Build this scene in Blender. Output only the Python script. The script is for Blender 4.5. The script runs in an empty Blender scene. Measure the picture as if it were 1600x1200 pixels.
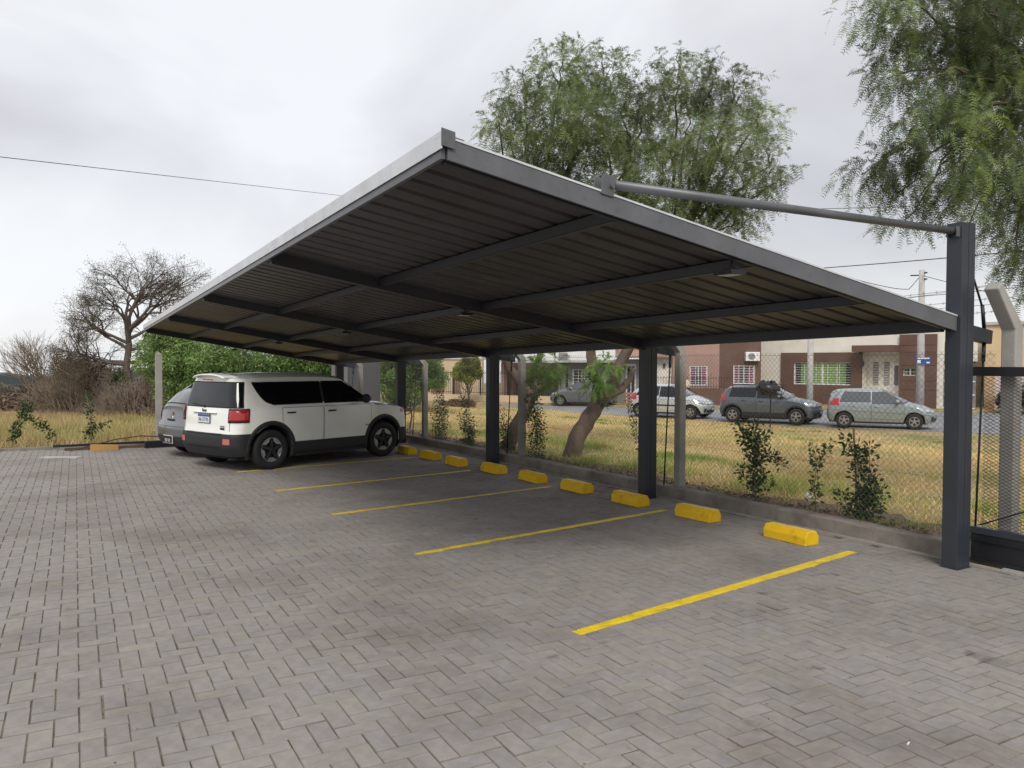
import bpy, math, random
import numpy as np
from mathutils import Vector, Matrix, geometry
R = math.radians
random.seed(7); rng = np.random.default_rng(11)
scene = bpy.context.scene
col = scene.collection

# ------------------------------------------------------------------ camera
CAM = Vector((0, 0, 1.85))
YAW, PITCH, ROLL = R(30.6255), R(1.494), R(0.18)
fwd = Vector((math.sin(YAW)*math.cos(PITCH), math.cos(YAW)*math.cos(PITCH), -math.sin(PITCH)))
rt0 = Vector((math.cos(YAW), -math.sin(YAW), 0)); up0 = rt0.cross(fwd)
rt = rt0*math.cos(ROLL) + up0*math.sin(ROLL); up = up0*math.cos(ROLL) - rt0*math.sin(ROLL)
cd = bpy.data.cameras.new('camera'); cam = bpy.data.objects.new('camera', cd); col.objects.link(cam)
cam.matrix_world = Matrix(((rt.x, up.x, -fwd.x, CAM.x), (rt.y, up.y, -fwd.y, CAM.y), (rt.z, up.z, -fwd.z, CAM.z), (0, 0, 0, 1)))
cd.sensor_width = 36; cd.lens = 36*1250/1600; cd.clip_start = 0.05; cd.clip_end = 3000
scene.camera = cam

# ------------------------------------------------------------------ light
SUN_EL, SUN_AZ = R(42), R(212)          # azimuth clockwise from +Y
sd = bpy.data.lights.new('sun', 'SUN'); sd.energy = 1.75; sd.angle = R(22); sd.color = (1.0, .96, .90)
sun = bpy.data.objects.new('sun', sd); col.objects.link(sun)
sdir = Vector((math.sin(SUN_AZ)*math.cos(SUN_EL), math.cos(SUN_AZ)*math.cos(SUN_EL), math.sin(SUN_EL)))
sun.rotation_euler = sdir.to_track_quat('Z', 'Y').to_euler()
world = bpy.data.worlds.new('World'); scene.world = world; world.use_nodes = True
nt = world.node_tree; nt.nodes.clear()
def wn(t, **k):
    n = nt.nodes.new(t)
    for a, b in k.items(): setattr(n, a, b)
    return n
wo = wn('ShaderNodeOutputWorld'); bgs = wn('ShaderNodeBackground'); bgc = wn('ShaderNodeBackground'); add = wn('ShaderNodeAddShader')
sky = wn('ShaderNodeTexSky'); sky.sky_type = 'NISHITA'; sky.sun_disc = False; sky.sun_elevation = SUN_EL; sky.sun_rotation = SUN_AZ
bgs.inputs['Strength'].default_value = 0.012
nt.links.new(sky.outputs[0], bgs.inputs[0])
tc = wn('ShaderNodeTexCoord'); mp = wn('ShaderNodeMapping'); mp.inputs['Scale'].default_value = (1.0, 1.0, 1.9); mp.inputs['Location'].default_value = (7.7, 0, 0)
nz = wn('ShaderNodeTexNoise'); nz.inputs['Scale'].default_value = 1.7; nz.inputs['Detail'].default_value = 5; nz.inputs['Roughness'].default_value = .48
nz.inputs['Distortion'].default_value = .4
cr = wn('ShaderNodeValToRGB')
cr.color_ramp.elements[0].position = .36; cr.color_ramp.elements[0].color = (.465, .462, .478, 1)
cr.color_ramp.elements[1].position = .62; cr.color_ramp.elements[1].color = (.725, .735, .755, 1)
nt.links.new(tc.outputs['Generated'], mp.inputs[0]); nt.links.new(mp.outputs[0], nz.inputs['Vector'])
nt.links.new(nz.outputs['Fac'], cr.inputs[0]); nt.links.new(cr.outputs[0], bgc.inputs[0])
bgc.inputs['Strength'].default_value = 0.99
nt.links.new(bgs.outputs[0], add.inputs[0]); nt.links.new(bgc.outputs[0], add.inputs[1]); nt.links.new(add.outputs[0], wo.inputs[0])
scene.view_settings.view_transform = 'Standard'; scene.view_settings.look = 'None'
scene.view_settings.gamma = 1; scene.view_settings.use_curve_mapping = False
scene.view_settings.exposure = 0.28
scene.render.engine = 'CYCLES'
scene.cycles.max_bounces = 6; scene.cycles.transparent_max_bounces = 8

# ------------------------------------------------------------------ materials
def mat(name, c, rough=.7, metal=0, c2=None, scale=5, detail=4, bump=0, bscale=None, coat=0, attr=None, lo=.35, hi=.65, spec=None, stretch=None, objrand=0, trans=None, dirt=None, dirt2=None):
    m = bpy.data.materials.new(name); m.use_nodes = True; t = m.node_tree; N = t.nodes; Lk = t.links
    b = N['Principled BSDF']; b.inputs['Roughness'].default_value = rough; b.inputs['Metallic'].default_value = metal
    if spec is not None: b.inputs['Specular IOR Level'].default_value = spec
    if coat: b.inputs['Coat Weight'].default_value = coat; b.inputs['Coat Roughness'].default_value = .06
    co = N.new('ShaderNodeTexCoord'); vec = co.outputs['Object']
    if stretch:
        mm = N.new('ShaderNodeMapping'); mm.inputs['Scale'].default_value = stretch; Lk.new(vec, mm.inputs[0]); vec = mm.outputs[0]
    out = None
    if c2 is not None:
        n = N.new('ShaderNodeTexNoise'); n.inputs['Scale'].default_value = scale; n.inputs['Detail'].default_value = detail; n.inputs['Roughness'].default_value = .6
        Lk.new(vec, n.inputs['Vector'])
        r = N.new('ShaderNodeValToRGB'); r.color_ramp.elements[0].position = lo; r.color_ramp.elements[1].position = hi
        r.color_ramp.elements[0].color = (*c, 1); r.color_ramp.elements[1].color = (*c2, 1)
        Lk.new(n.outputs['Fac'], r.inputs[0]); out = r.outputs[0]
    if attr:
        a = N.new('ShaderNodeAttribute'); a.attribute_name = attr
        if out is None:
            out = a.outputs['Color']
        else:
            x = N.new('ShaderNodeMix'); x.data_type = 'RGBA'; x.blend_type = 'MULTIPLY'; x.inputs[0].default_value = 1
            Lk.new(out, x.inputs[6]); Lk.new(a.outputs['Color'], x.inputs[7]); out = x.outputs[2]
    for dirt in [d for d in (dirt, dirt2) if d]:      # (colour, scale, lo, hi)
        n = N.new('ShaderNodeTexNoise'); n.inputs['Scale'].default_value = dirt[1]; n.inputs['Detail'].default_value = 6; n.inputs['Roughness'].default_value = .62
        gp = N.new('ShaderNodeNewGeometry'); Lk.new(gp.outputs['Position'], n.inputs['Vector'])
        r = N.new('ShaderNodeMapRange'); r.inputs[1].default_value = dirt[2]; r.inputs[2].default_value = dirt[3]; Lk.new(n.outputs['Fac'], r.inputs[0])
        x = N.new('ShaderNodeMix'); x.data_type = 'RGBA'; x.blend_type = 'MULTIPLY'; Lk.new(r.outputs[0], x.inputs[0])
        if out is None: x.inputs[6].default_value = (*c, 1)
        else: Lk.new(out, x.inputs[6])
        x.inputs[7].default_value = (*dirt[0], 1); out = x.outputs[2]
    if out is None: b.inputs['Base Color'].default_value = (*c, 1)
    else: Lk.new(out, b.inputs['Base Color'])
    if bump:
        n = N.new('ShaderNodeTexNoise'); n.inputs['Scale'].default_value = bscale or scale*4; n.inputs['Detail'].default_value = 3
        Lk.new(vec, n.inputs['Vector'])
        bp = N.new('ShaderNodeBump'); bp.inputs['Strength'].default_value = bump; bp.inputs['Distance'].default_value = .01
        Lk.new(n.outputs['Fac'], bp.inputs['Height']); Lk.new(bp.outputs[0], b.inputs['Normal'])
    if trans:
        tr = N.new('ShaderNodeBsdfTranslucent'); mx = N.new('ShaderNodeMixShader'); mx.inputs[0].default_value = trans
        if out is not None: Lk.new(out, tr.inputs[0])
        else: tr.inputs[0].default_value = (*c, 1)
        Lk.new(b.outputs[0], mx.inputs[1]); Lk.new(tr.outputs[0], mx.inputs[2]); Lk.new(mx.outputs[0], N['Material Output'].inputs[0])
    return m
M = {}
M['paver'] = mat('paver_concrete', (.80, .80, .80), .92, spec=.25, c2=(1, 1, 1), scale=14, detail=6, bump=.35, bscale=120, attr='tint', lo=.3, hi=.7,
                 dirt=((.66, .635, .62), .62, .47, .72), dirt2=((.50, .48, .46), 2.3, .64, .74))
M['joint'] = mat('joint_sand', (.075, .06, .046), .95, c2=(.20, .165, .125), scale=9, detail=6, lo=.38, hi=.62)
M['yellow_line'] = mat('yellow_line_paint', (.80, .56, .008), .55, c2=(.84, .62, .02), scale=9, bump=.2, bscale=80, dirt=((.62, .60, .55), 6, .50, .75))
M['yellow_block'] = mat('yellow_block_paint', (.78, .47, .006), .5, c2=(.84, .53, .01), scale=6, bump=.35, bscale=45, dirt=((.42, .38, .32), 7, .57, .78))
M['kerb'] = mat('kerb_concrete', (.20, .175, .15), .9, c2=(.30, .27, .235), scale=3, detail=8, bump=.5, bscale=30, dirt=((.6, .57, .52), 2.2, .45, .7))
M['concrete'] = mat('post_concrete', (.30, .285, .26), .85, c2=(.40, .385, .355), scale=2.5, detail=7, bump=.3, bscale=40)
M['lightcrete'] = mat('pole_concrete', (.40, .385, .36), .85, c2=(.52, .50, .475), scale=2, bump=.2, bscale=30)
M['steel'] = mat('graphite_steel_paint', (.030, .036, .047), .42, c2=(.037, .043, .055), scale=2, bump=.05, bscale=60, dirt=((.8, .78, .74), 1.7, .5, .75))
M['fascia'] = mat('grey_fascia_paint', (.125, .13, .142), .40, .2, c2=(.15, .155, .168), scale=2, dirt=((.76, .74, .71), 1.9, .48, .70), dirt2=((.8, .78, .76), 14, .58, .75))
M['galv'] = mat('galvanised_edge', (.62, .63, .65), .45, .35, c2=(.74, .75, .77), scale=4)
M['sheet'] = mat('galvanised_sheet', (.070, .065, .072), .40, .25, c2=(.102, .094, .103), scale=1.2, stretch=(1, 5, 1), dirt=((.75, .70, .66), .9, .42, .65))
M['darkmetal'] = mat('black_metal', (.012, .013, .016), .45)
M['wire'] = mat('galvanised_wire', (.22, .215, .20), .55, .5)
M['blackcable'] = mat('black_cable', (.015, .015, .016), .6)
M['lampglass'] = mat('floodlight_glass', (.45, .46, .44), .2)
M['soil'] = mat('bare_soil', (.15, .095, .065), .95, c2=(.25, .17, .12), scale=6, bump=.6, bscale=40)
M['grass_ground'] = mat('dry_grass_ground', (.42, .31, .15), .95, c2=(.22, .22, .07), scale=.35, detail=8, lo=.46, hi=.66, bump=.6, bscale=20,
                        dirt=((.72, .66, .58), 2.6, .42, .66))
M['road'] = mat('road_surface', (.21, .21, .22), .85, c2=(.29, .285, .295), scale=.8, detail=7, bump=.2, bscale=60)
M['bark'] = mat('pepper_tree_bark', (.085, .058, .045), .95, c2=(.19, .135, .105), scale=5, detail=8, bump=1, bscale=16, stretch=(1, 1, .35))
M['bark_grey'] = mat('grey_bark', (.085, .065, .052), .95, c2=(.15, .12, .10), scale=3)
M['twig'] = mat('brown_twig', (.20, .155, .115), .95, c2=(.31, .245, .19), scale=2)
M['leaf'] = mat('leaf_green', (.9, .9, .9), .55, attr='tint', trans=.42)
M['blade'] = mat('grass_blade', (.9, .9, .9), .8, attr='tint', trans=.3)
M['wall_cream'] = mat('cream_render', (.74, .70, .61), .9, c2=(.79, .76, .68), scale=1.2, dirt=((.82, .8, .76), .7, .5, .75))
M['wall_brown'] = mat('brown_render', (.125, .07, .052), .9, c2=(.15, .088, .066), scale=1.2)
M['wall_rose'] = mat('rose_brown_render', (.34, .215, .17), .9, c2=(.38, .245, .20), scale=1.2)
M['wall_white'] = mat('white_render', (.74, .74, .74), .9, c2=(.66, .65, .63), scale=.9)
M['wall_sand'] = mat('sand_render', (.62, .48, .32), .9, c2=(.68, .54, .37), scale=1)
M['wall_ochre'] = mat('ochre_render', (.62, .45, .27), .9, c2=(.68, .51, .32), scale=1)
M['wall_grey'] = mat('grey_render', (.20, .19, .185), .9, c2=(.26, .25, .24), scale=1)
M['red_band'] = mat('red_base_paint', (.22, .05, .035), .85)
M['whiteframe'] = mat('white_window_frame', (.78, .78, .77), .5)
M['glass_win'] = mat('house_glass', (.04, .045, .05), .08, spec=.8)
M['curtain_g'] = mat('green_curtain', (.28, .42, .12), .9, c2=(.16, .27, .07), scale=3, stretch=(8, 1, 1))
M['curtain_p'] = mat('pink_curtain', (.34, .06, .12), .9, c2=(.22, .10, .16), scale=3, stretch=(8, 1, 1))
M['whitepaint'] = mat('white_paint', (.78, .78, .76), .5)
M['blue'] = mat('blue_sign', (.03, .09, .36), .4)
M['wood'] = mat('brown_wood', (.26, .15, .085), .8, c2=(.34, .21, .12), scale=3)
M['rust'] = mat('rusty_bar', (.13, .065, .04), .8, c2=(.08, .045, .035), scale=6)
M['boxwall'] = mat('dark_panel_wall', (.065, .067, .078), .6, c2=(.08, .082, .092), scale=1)
M['boxwall2'] = mat('grey_panel_wall', (.17, .165, .175), .7, c2=(.20, .195, .20), scale=1)
M['tyre'] = mat('tyre_rubber', (.014, .014, .015), .8, bump=.2, bscale=60)
M['rim'] = mat('alloy_rim', (.52, .53, .55), .28, .9)
M['rimdark'] = mat('dark_rim', (.025, .025, .028), .45, .3)
M['chrome'] = mat('chrome', (.7, .7, .72), .12, 1)
M['trim'] = mat('black_plastic_trim', (.022, .023, .026), .6, bump=.1, bscale=200)
M['cglass'] = mat('tinted_car_glass', (.006, .007, .009), .05, spec=.6)
M['cglass_l'] = mat('clear_car_glass', (.04, .052, .056), .05, spec=1.0, coat=1)
M['redlens'] = mat('red_lamp_lens', (.42, .012, .016), .12, coat=.6)
M['pinklens'] = mat('pink_reflector', (.55, .16, .16), .2, coat=.6)
M['clearlens'] = mat('headlamp_lens', (.48, .50, .53), .08, .35, coat=1)
M['amber'] = mat('amber_lens', (.7, .22, .03), .2)
M['plate'] = mat('plate_white', (.72, .73, .75), .5)
M['seam'] = mat('panel_gap', (.02, .02, .022), .8)
def paint(name, c, metal=0, r=.3): return mat(name, c, r, metal, coat=.8, dirt=((.86, .85, .82), 1.3, .5, .8))
M['p_white'] = paint('warm_white_car_paint', (.93, .94, .885))
M['p_silver'] = paint('silver_car_paint', (.60, .615, .63), .35)
M['p_lgrey'] = paint('grey_green_car_paint', (.30, .345, .345), .4)
M['p_dgrey'] = paint('dark_slate_car_paint', (.10, .118, .14), .4)
M['p_grey'] = paint('mid_grey_car_paint', (.17, .175, .185), .45)
M['haze_tree'] = mat('distant_trees', (.05, .065, .075), .95, c2=(.075, .09, .095), scale=.02)

# ------------------------------------------------------------------ helpers
def tag(o, label=None, cat=None, group=None, kind=None):
    if label: o['label'] = label
    if cat: o['category'] = cat
    if group: o['group'] = group
    if kind: o['kind'] = kind
    return o
def empty(name, loc=(0, 0, 0), rz=0, label=None, cat=None, group=None):
    o = bpy.data.objects.new(name, None); o.empty_display_size = .1; col.objects.link(o)
    o.location = loc; o.rotation_euler = (0, 0, rz); return tag(o, label, cat, group)
def link(name, me, parent=None):
    o = bpy.data.objects.new(name, me); col.objects.link(o)
    if parent is not None: o.parent = parent
    return o
def copy_tree(o, parent=None):
    c = o.copy(); col.objects.link(c)
    if parent is not None: c.parent = parent
    for ch in list(o.children): copy_tree(ch, c)
    return c
class MB:
    def __init__(s): s.v = []; s.f = []; s.m = []
    def add(s, vs, fs, mi=0):
        b = len(s.v); s.v.extend([tuple(p) for p in vs]); s.f.extend([tuple(i+b for i in f) for f in fs]); s.m.extend([mi]*len(fs)); return s
    def box(s, c, d, rz=0, ry=0, rx=0, mi=0):
        x, y, z = d[0]/2, d[1]/2, d[2]/2
        vs = [Vector(p) for p in ((-x,-y,-z),(x,-y,-z),(x,y,-z),(-x,y,-z),(-x,-y,z),(x,-y,z),(x,y,z),(-x,y,z))]
        if rz or ry or rx:
            q = Matrix.Rotation(rz, 3, 'Z') @ Matrix.Rotation(ry, 3, 'Y') @ Matrix.Rotation(rx, 3, 'X'); vs = [q @ p for p in vs]
        c = Vector(c)
        return s.add([p+c for p in vs], [(0,3,2,1),(4,5,6,7),(0,1,5,4),(1,2,6,5),(2,3,7,6),(3,0,4,7)], mi)
    def bb(s, a, b, mi=0): return s.box([(a[i]+b[i])/2 for i in range(3)], [abs(b[i]-a[i]) for i in range(3)], mi=mi)
    def bar(s, p, q, w, h, mi=0, roll=Vector((0, 0, 1))):     # rectangular bar from p to q
        p, q = Vector(p), Vector(q); d = (q-p).normalized(); sd_ = d.cross(roll)
        if sd_.length < 1e-4: sd_ = d.cross(Vector((0, 1, 0)))
        sd_.normalize(); u = sd_.cross(d)
        vs = []
        for e in (p, q):
            for a, b in ((-1,-1),(1,-1),(1,1),(-1,1)): vs.append(e + sd_*a*w/2 + u*b*h/2)
        return s.add(vs, [(0,1,2,3),(7,6,5,4),(0,4,5,1),(1,5,6,2),(2,6,7,3),(3,7,4,0)], mi)
    def tube(s, pts, r, n=6, mi=0, cap=True):
        pts = [Vector(p) for p in pts]; rs = r if isinstance(r, (list, tuple)) else [r]*len(pts)
        vs = []; ref = None
        for i, p in enumerate(pts):
            d = (pts[min(i+1, len(pts)-1)] - pts[max(i-1, 0)]).normalized()
            if ref is None: ref = d.orthogonal().normalized()
            ref = (ref - d*ref.dot(d))
            ref = ref.normalized() if ref.length > 1e-5 else d.orthogonal().normalized()
            b = d.cross(ref)
            for k in range(n):
                a = 2*math.pi*k/n; vs.append(p + (ref*math.cos(a) + b*math.sin(a))*rs[i])
        fs = []
        for i in range(len(pts)-1):
            for k in range(n):
                k2 = (k+1) % n; fs.append((i*n+k, i*n+k2, (i+1)*n+k2, (i+1)*n+k))
        if cap: fs.append(tuple(range(n-1, -1, -1))); fs.append(tuple(range((len(pts)-1)*n, len(pts)*n)))
        return s.add(vs, fs, mi)
    def lathe(s, prof, n=24, mi=0):        # axis y, prof = [(y, r)]
        vs = [(r*math.cos(2*math.pi*k/n), y, r*math.sin(2*math.pi*k/n)) for y, r in prof for k in range(n)]
        fs = [(i*n+k, i*n+(k+1) % n, (i+1)*n+(k+1) % n, (i+1)*n+k) for i in range(len(prof)-1) for k in range(n)]
        return s.add(vs, fs, mi)
    def prism(s, poly, y0, y1, mi=0, axis='y'):   # poly of (a, b): axis y -> (x, z); axis x -> (y, z); axis z -> (x, y)
        n = len(poly)
        def P(a, b, t): return (a, t, b) if axis == 'y' else ((t, a, b) if axis == 'x' else (a, b, t))
        vs = [P(a, b, y0) for a, b in poly] + [P(a, b, y1) for a, b in poly]
        fs = [tuple(range(n-1, -1, -1)), tuple(range(n, 2*n))] + [(i, (i+1) % n, n+(i+1) % n, n+i) for i in range(n)]
        return s.add(vs, fs, mi)
    def mesh(s, name, mats, smooth=False):
        me = bpy.data.meshes.new(name); me.from_pydata(s.v, [], s.f)
        for m in (mats if isinstance(mats, (list, tuple)) else [mats]): me.materials.append(m)
        me.polygons.foreach_set('material_index', s.m)
        if smooth: me.polygons.foreach_set('use_smooth', [True]*len(s.f))
        me.update(); return me
    def build(s, name, mats, parent=None, smooth=False, auto=None, bevel=None):
        o = link(name, s.mesh(name, mats, smooth), parent)
        if auto:
            o.data.polygons.foreach_set('use_smooth', [True]*len(s.f))
            try: o.data.set_sharp_from_angle(angle=R(auto))
            except Exception: pass
        if bevel:
            b = o.modifiers.new('bevel', 'BEVEL'); b.width = bevel; b.segments = 2; b.limit_method = 'ANGLE'
        return o
def tri_mesh(name, V, tint, m):      # V: (n,3,3) triangle soup, tint: (n,3)
    n = len(V); me = bpy.data.meshes.new(name)
    me.vertices.add(n*3); me.vertices.foreach_set('co', V.reshape(-1).astype(np.float32))
    me.loops.add(n*3); me.loops.foreach_set('vertex_index', np.arange(n*3, dtype=np.int32))
    me.polygons.add(n); me.polygons.foreach_set('loop_start', np.arange(0, n*3, 3, dtype=np.int32))
    try: me.polygons.foreach_set('loop_total', np.full(n, 3, dtype=np.int32))
    except Exception: pass
    a = me.color_attributes.new('tint', 'FLOAT_COLOR', 'POINT')
    c = np.ones((n*3, 4), dtype=np.float32); c[:, :3] = np.repeat(tint, 3, axis=0)
    a.data.foreach_set('color', c.reshape(-1)); me.materials.append(m); me.update(calc_edges=True); me.validate(); return me
def text_mesh(body, size, m, depth=.002, align='CENTER'):
    cu = bpy.data.curves.new('lettering', 'FONT'); cu.body = body; cu.size = size; cu.extrude = depth; cu.align_x = align; cu.align_y = 'CENTER'; cu.resolution_u = 2
    o = bpy.data.objects.new('lettering', cu); col.objects.link(o)
    dg = bpy.context.evaluated_depsgraph_get(); dg.update(); me = bpy.data.meshes.new_from_object(o.evaluated_get(dg)); bpy.data.objects.remove(o); me.materials.clear(); me.materials.append(m); return me
# ------------------------------------------------------------------ terrain
STREET_Z, HOUSE_Z = -.60, -.52
def sstep(a, b, x):
    t = np.clip((x-a)/(b-a), 0, 1); return t*t*(3-2*t)
def ground_z(x, y):
    x = np.asarray(x, float); y = np.asarray(y, float)
    d = np.maximum(x-7.7, 0)
    z = .10 - .72*sstep(1.0, 17, d)
    z = z + .07*np.sin(x*.55+.8)*np.sin(y*.38)*sstep(.5, 5, d)*(1-sstep(12, 16, d))
    east = sstep(7.45, 7.62, x)
    zl = -.06 + .03*np.sin(x*.4)*np.cos(y*.3) - .030*np.clip(y-20, 0, 2000)
    yardm = (x < 7.5) & (y < 19.7)
    return np.where(yardm, -.06, zl*(1-east) + (z - .028*np.clip(y-62, 0, 2000))*east)
xs = np.unique(np.concatenate([np.linspace(-700, -40, 12), np.linspace(-40, 6, 40), np.linspace(6, 30, 97), np.linspace(30, 60, 25), np.linspace(60, 900, 12)]))
ys = np.unique(np.concatenate([np.linspace(-500, -20, 9), np.linspace(-20, 60, 161), np.linspace(60, 1000, 14)]))
X, Y = np.meshgrid(xs, ys, indexing='ij'); Z = ground_z(X, Y)
V = np.stack([X, Y, Z], -1).reshape(-1, 3); nx, ny = len(xs), len(ys)
F = [(i*ny+j, (i+1)*ny+j, (i+1)*ny+j+1, i*ny+j+1) for i in range(nx-1) for j in range(ny-1)]
mb = MB(); mb.add(V.tolist(), F); g = mb.build('ground', M['grass_ground'], smooth=True); tag(g, kind='structure')

# street, verge
near = [(31.5, 9), (29.48, 14.82), (26.65, 20.48), (23.76, 29.28), (18.35, 39.93), (8, 60)]
far = [(16, 62), (20.6, 44.6), (28.24, 34.81), (34.5, 29.5), (39.2, 26.0), (45.5, 15), (48, 9)]
road_poly = near + far
def flat(name, poly, z, m, thick=.2, kind='structure'):
    tris = geometry.tessellate_polygon([[Vector((a, b, 0)) for a, b in poly]])
    mb = MB(); n = len(poly)
    mb.add([(a, b, z) for a, b in poly] + [(a, b, z-thick) for a, b in poly], [tuple(t) for t in tris] + [(i, (i+1) % n, n+(i+1) % n, n+i) for i in range(n)])
    o = mb.build(name, m); return tag(o, kind=kind)
flat('road', road_poly, STREET_Z+.015, M['road'])
flat('side_road', [(31.5, 8.99), (48, 8.99), (60, -30), (40, -30)], STREET_Z+.013, M['road'])

# ------------------------------------------------------------------ paved yard
PB = .225; PW = .1125
pa = R(-2.0); ca, sa = math.cos(pa), math.sin(pa)
def w2p(x, y): return ((x*ca + y*sa)/PW, (-x*sa + y*ca)/PW)
def p2w(u, v): return ((u*ca - v*sa)*PW, (u*sa + v*ca)*PW)
YARD_X1 = 7.38
def in_yard(x, y):
    if x > YARD_X1 or x < -5.5 or y < -1.5: return False
    if y < 19.45: return True
    return x > 2.6 and y < 22.6
yard = empty('paved_yard', (0, 0, 0)); yard['kind'] = 'structure'
flat('bedding_sand', [(-40, -30), (7.42, -30), (7.42, 22.7), (2.5, 22.7), (2.5, 19.5), (-40, 19.5)], -.0062, M['joint'], .1).parent = yard
bricks = []
us = [w2p(x, y) for x in (-6, 8) for y in (-2, 23)]
u0, u1 = int(min(u for u, v in us))-2, int(max(u for u, v in us))+2
v0, v1 = int(min(v for u, v in us))-2, int(max(v for u, v in us))+2
for i in range(u0, u1):
    for j in range(v0, v1):
        c = (i-j) % 4
        if c == 0: cx, cy, hor = i+1, j+.5, True
        elif c == 3: cx, cy, hor = i+.5, j+1, False
        else: continue
        wx, wy = p2w(cx, cy)
        if in_yard(wx, wy): bricks.append((wx, wy, hor))
def px_size(wx, wy):
    d = Vector((wx, wy, 0)) - CAM; dep = d.dot(fwd)
    if dep < .3: return 0, 0, 0, -1
    x = 512 + 800*d.dot(rt)/dep; y = 384 - 800*d.dot(up)/dep
    return x, y, dep, (1 if (-8 < x < 1032 and y < 775) else 0)
lines_def = [((3.15, 4.45), (6.90, 5.04)), ((3.12, 7.09), (6.80, 7.67)), ((3.05, 9.46), (6.60, 10.01)), ((2.93, 11.60), (6.39, 12.19)), ((2.85, 13.93), (6.33, 14.42)), ((2.8, 16.4), (6.3, 16.9))]
def near_line(x, y, r=.24):
    for (a, b), (c, d) in lines_def:
        vx, vy = c-a, d-b; t = max(0, min(1, ((x-a)*vx+(y-b)*vy)/(vx*vx+vy*vy)))
        if math.hypot(x-a-t*vx, y-b-t*vy) < r: return True
    return False
def paver_geo(wx, wy, hor, tilt=1.0, jit=1.0):
    gap = .0016 + random.random()**2*.0022*jit
    lx, ly = (PB/2-gap, PW/2-gap) if hor else (PW/2-gap, PB/2-gap)
    ch = .0036; a = pa + random.gauss(0, .006)*jit; c, s = math.cos(a), math.sin(a)
    ox, oy = random.gauss(0, .0008)*jit, random.gauss(0, .0008)*jit
    zb = random.uniform(-.0022, .0012)*tilt; tx, ty = random.gauss(0, .007)*tilt, random.gauss(0, .007)*tilt
    def P(x, y, z): return (wx+ox + x*c - y*s, wy+oy + x*s + y*c, z + zb + x*tx + y*ty)
    vs = [P(sx*(lx-ch), sy*(ly-ch), 0) for sx, sy in ((-1,-1),(1,-1),(1,1),(-1,1))]
    vs += [P(sx*lx, sy*ly, -.0045) for sx, sy in ((-1,-1),(1,-1),(1,1),(-1,1))]
    vs += [P(sx*lx, sy*ly, -.03) for sx, sy in ((-1,-1),(1,-1),(1,1),(-1,1))]
    fs = [(0,1,2,3)] + [(4+k, 4+(k+1) % 4, (k+1) % 4, k) for k in range(4)] + [(8+k, 8+(k+1) % 4, 4+(k+1) % 4, 4+k) for k in range(4)]
    return vs, fs
def paver_tint():
    b = random.gauss(.312, .008); k = random.random()
    r, g_, bl = b*1.07, b*.976, b*.917
    if k < .16: r, g_, bl = b*1.07, b*.99, b*.885       # sandy
    elif k < .30: r, g_, bl = b*1.04, b*.972, b*.93        # bluish grey
    elif k < .34: r, g_, bl = b*1.0, b*.93, b*.88
    return (r, g_, bl)
def face_tints(t, n):      # grimy chamfers round a cleaner top
    d = random.uniform(.62, .95); e = (t[0]*d, t[1]*d*.95, t[2]*d*.88); return [t] + [e]*(n-1)
order = []
for n, (wx, wy, hor) in enumerate(bricks):
    x, y, dep, ok = px_size(wx, wy)
    if ok == 1 and not near_line(wx, wy): order.append((dep, n))
order.sort(); single = set(n for _, n in order[:300])
def set_tint(me, tints_per_face):
    a = me.color_attributes.new('tint', 'FLOAT_COLOR', 'CORNER')
    arr = []
    for p in me.polygons:
        t = tints_per_face[p.index]
        for _ in range(p.loop_total): arr.extend((t[0], t[1], t[2], 1))
    a.data.foreach_set('color', arr)
variants = []
for k in range(36):
    vs, fs = paver_geo(0, 0, True); mb = MB(); mb.add(vs, fs); me = mb.mesh('paver', M['paver']); set_tint(me, face_tints(paver_tint(), len(fs))); variants.append(me)
mb = MB(); tints = []
line_bricks = []
for n, (wx, wy, hor) in enumerate(bricks):
    if n in single:
        o = link('paver', random.choice(variants), yard); o.location = (wx, wy, 0)
        o.rotation_euler = (0, 0, (0 if hor else math.pi/2) + (math.pi if random.random() < .5 else 0))
        continue
    nl = near_line(wx, wy)
    vs, fs = paver_geo(wx, wy, hor, 0 if nl else 1, .5 if nl else 1)
    if nl: line_bricks.append(vs[:8])
    mb.add(vs, fs); t = paver_tint(); tints.extend(face_tints(t, len(fs)))
o = mb.build('paver', M['paver'], yard); set_tint(o.data, tints); tag(o, kind='stuff')

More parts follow.
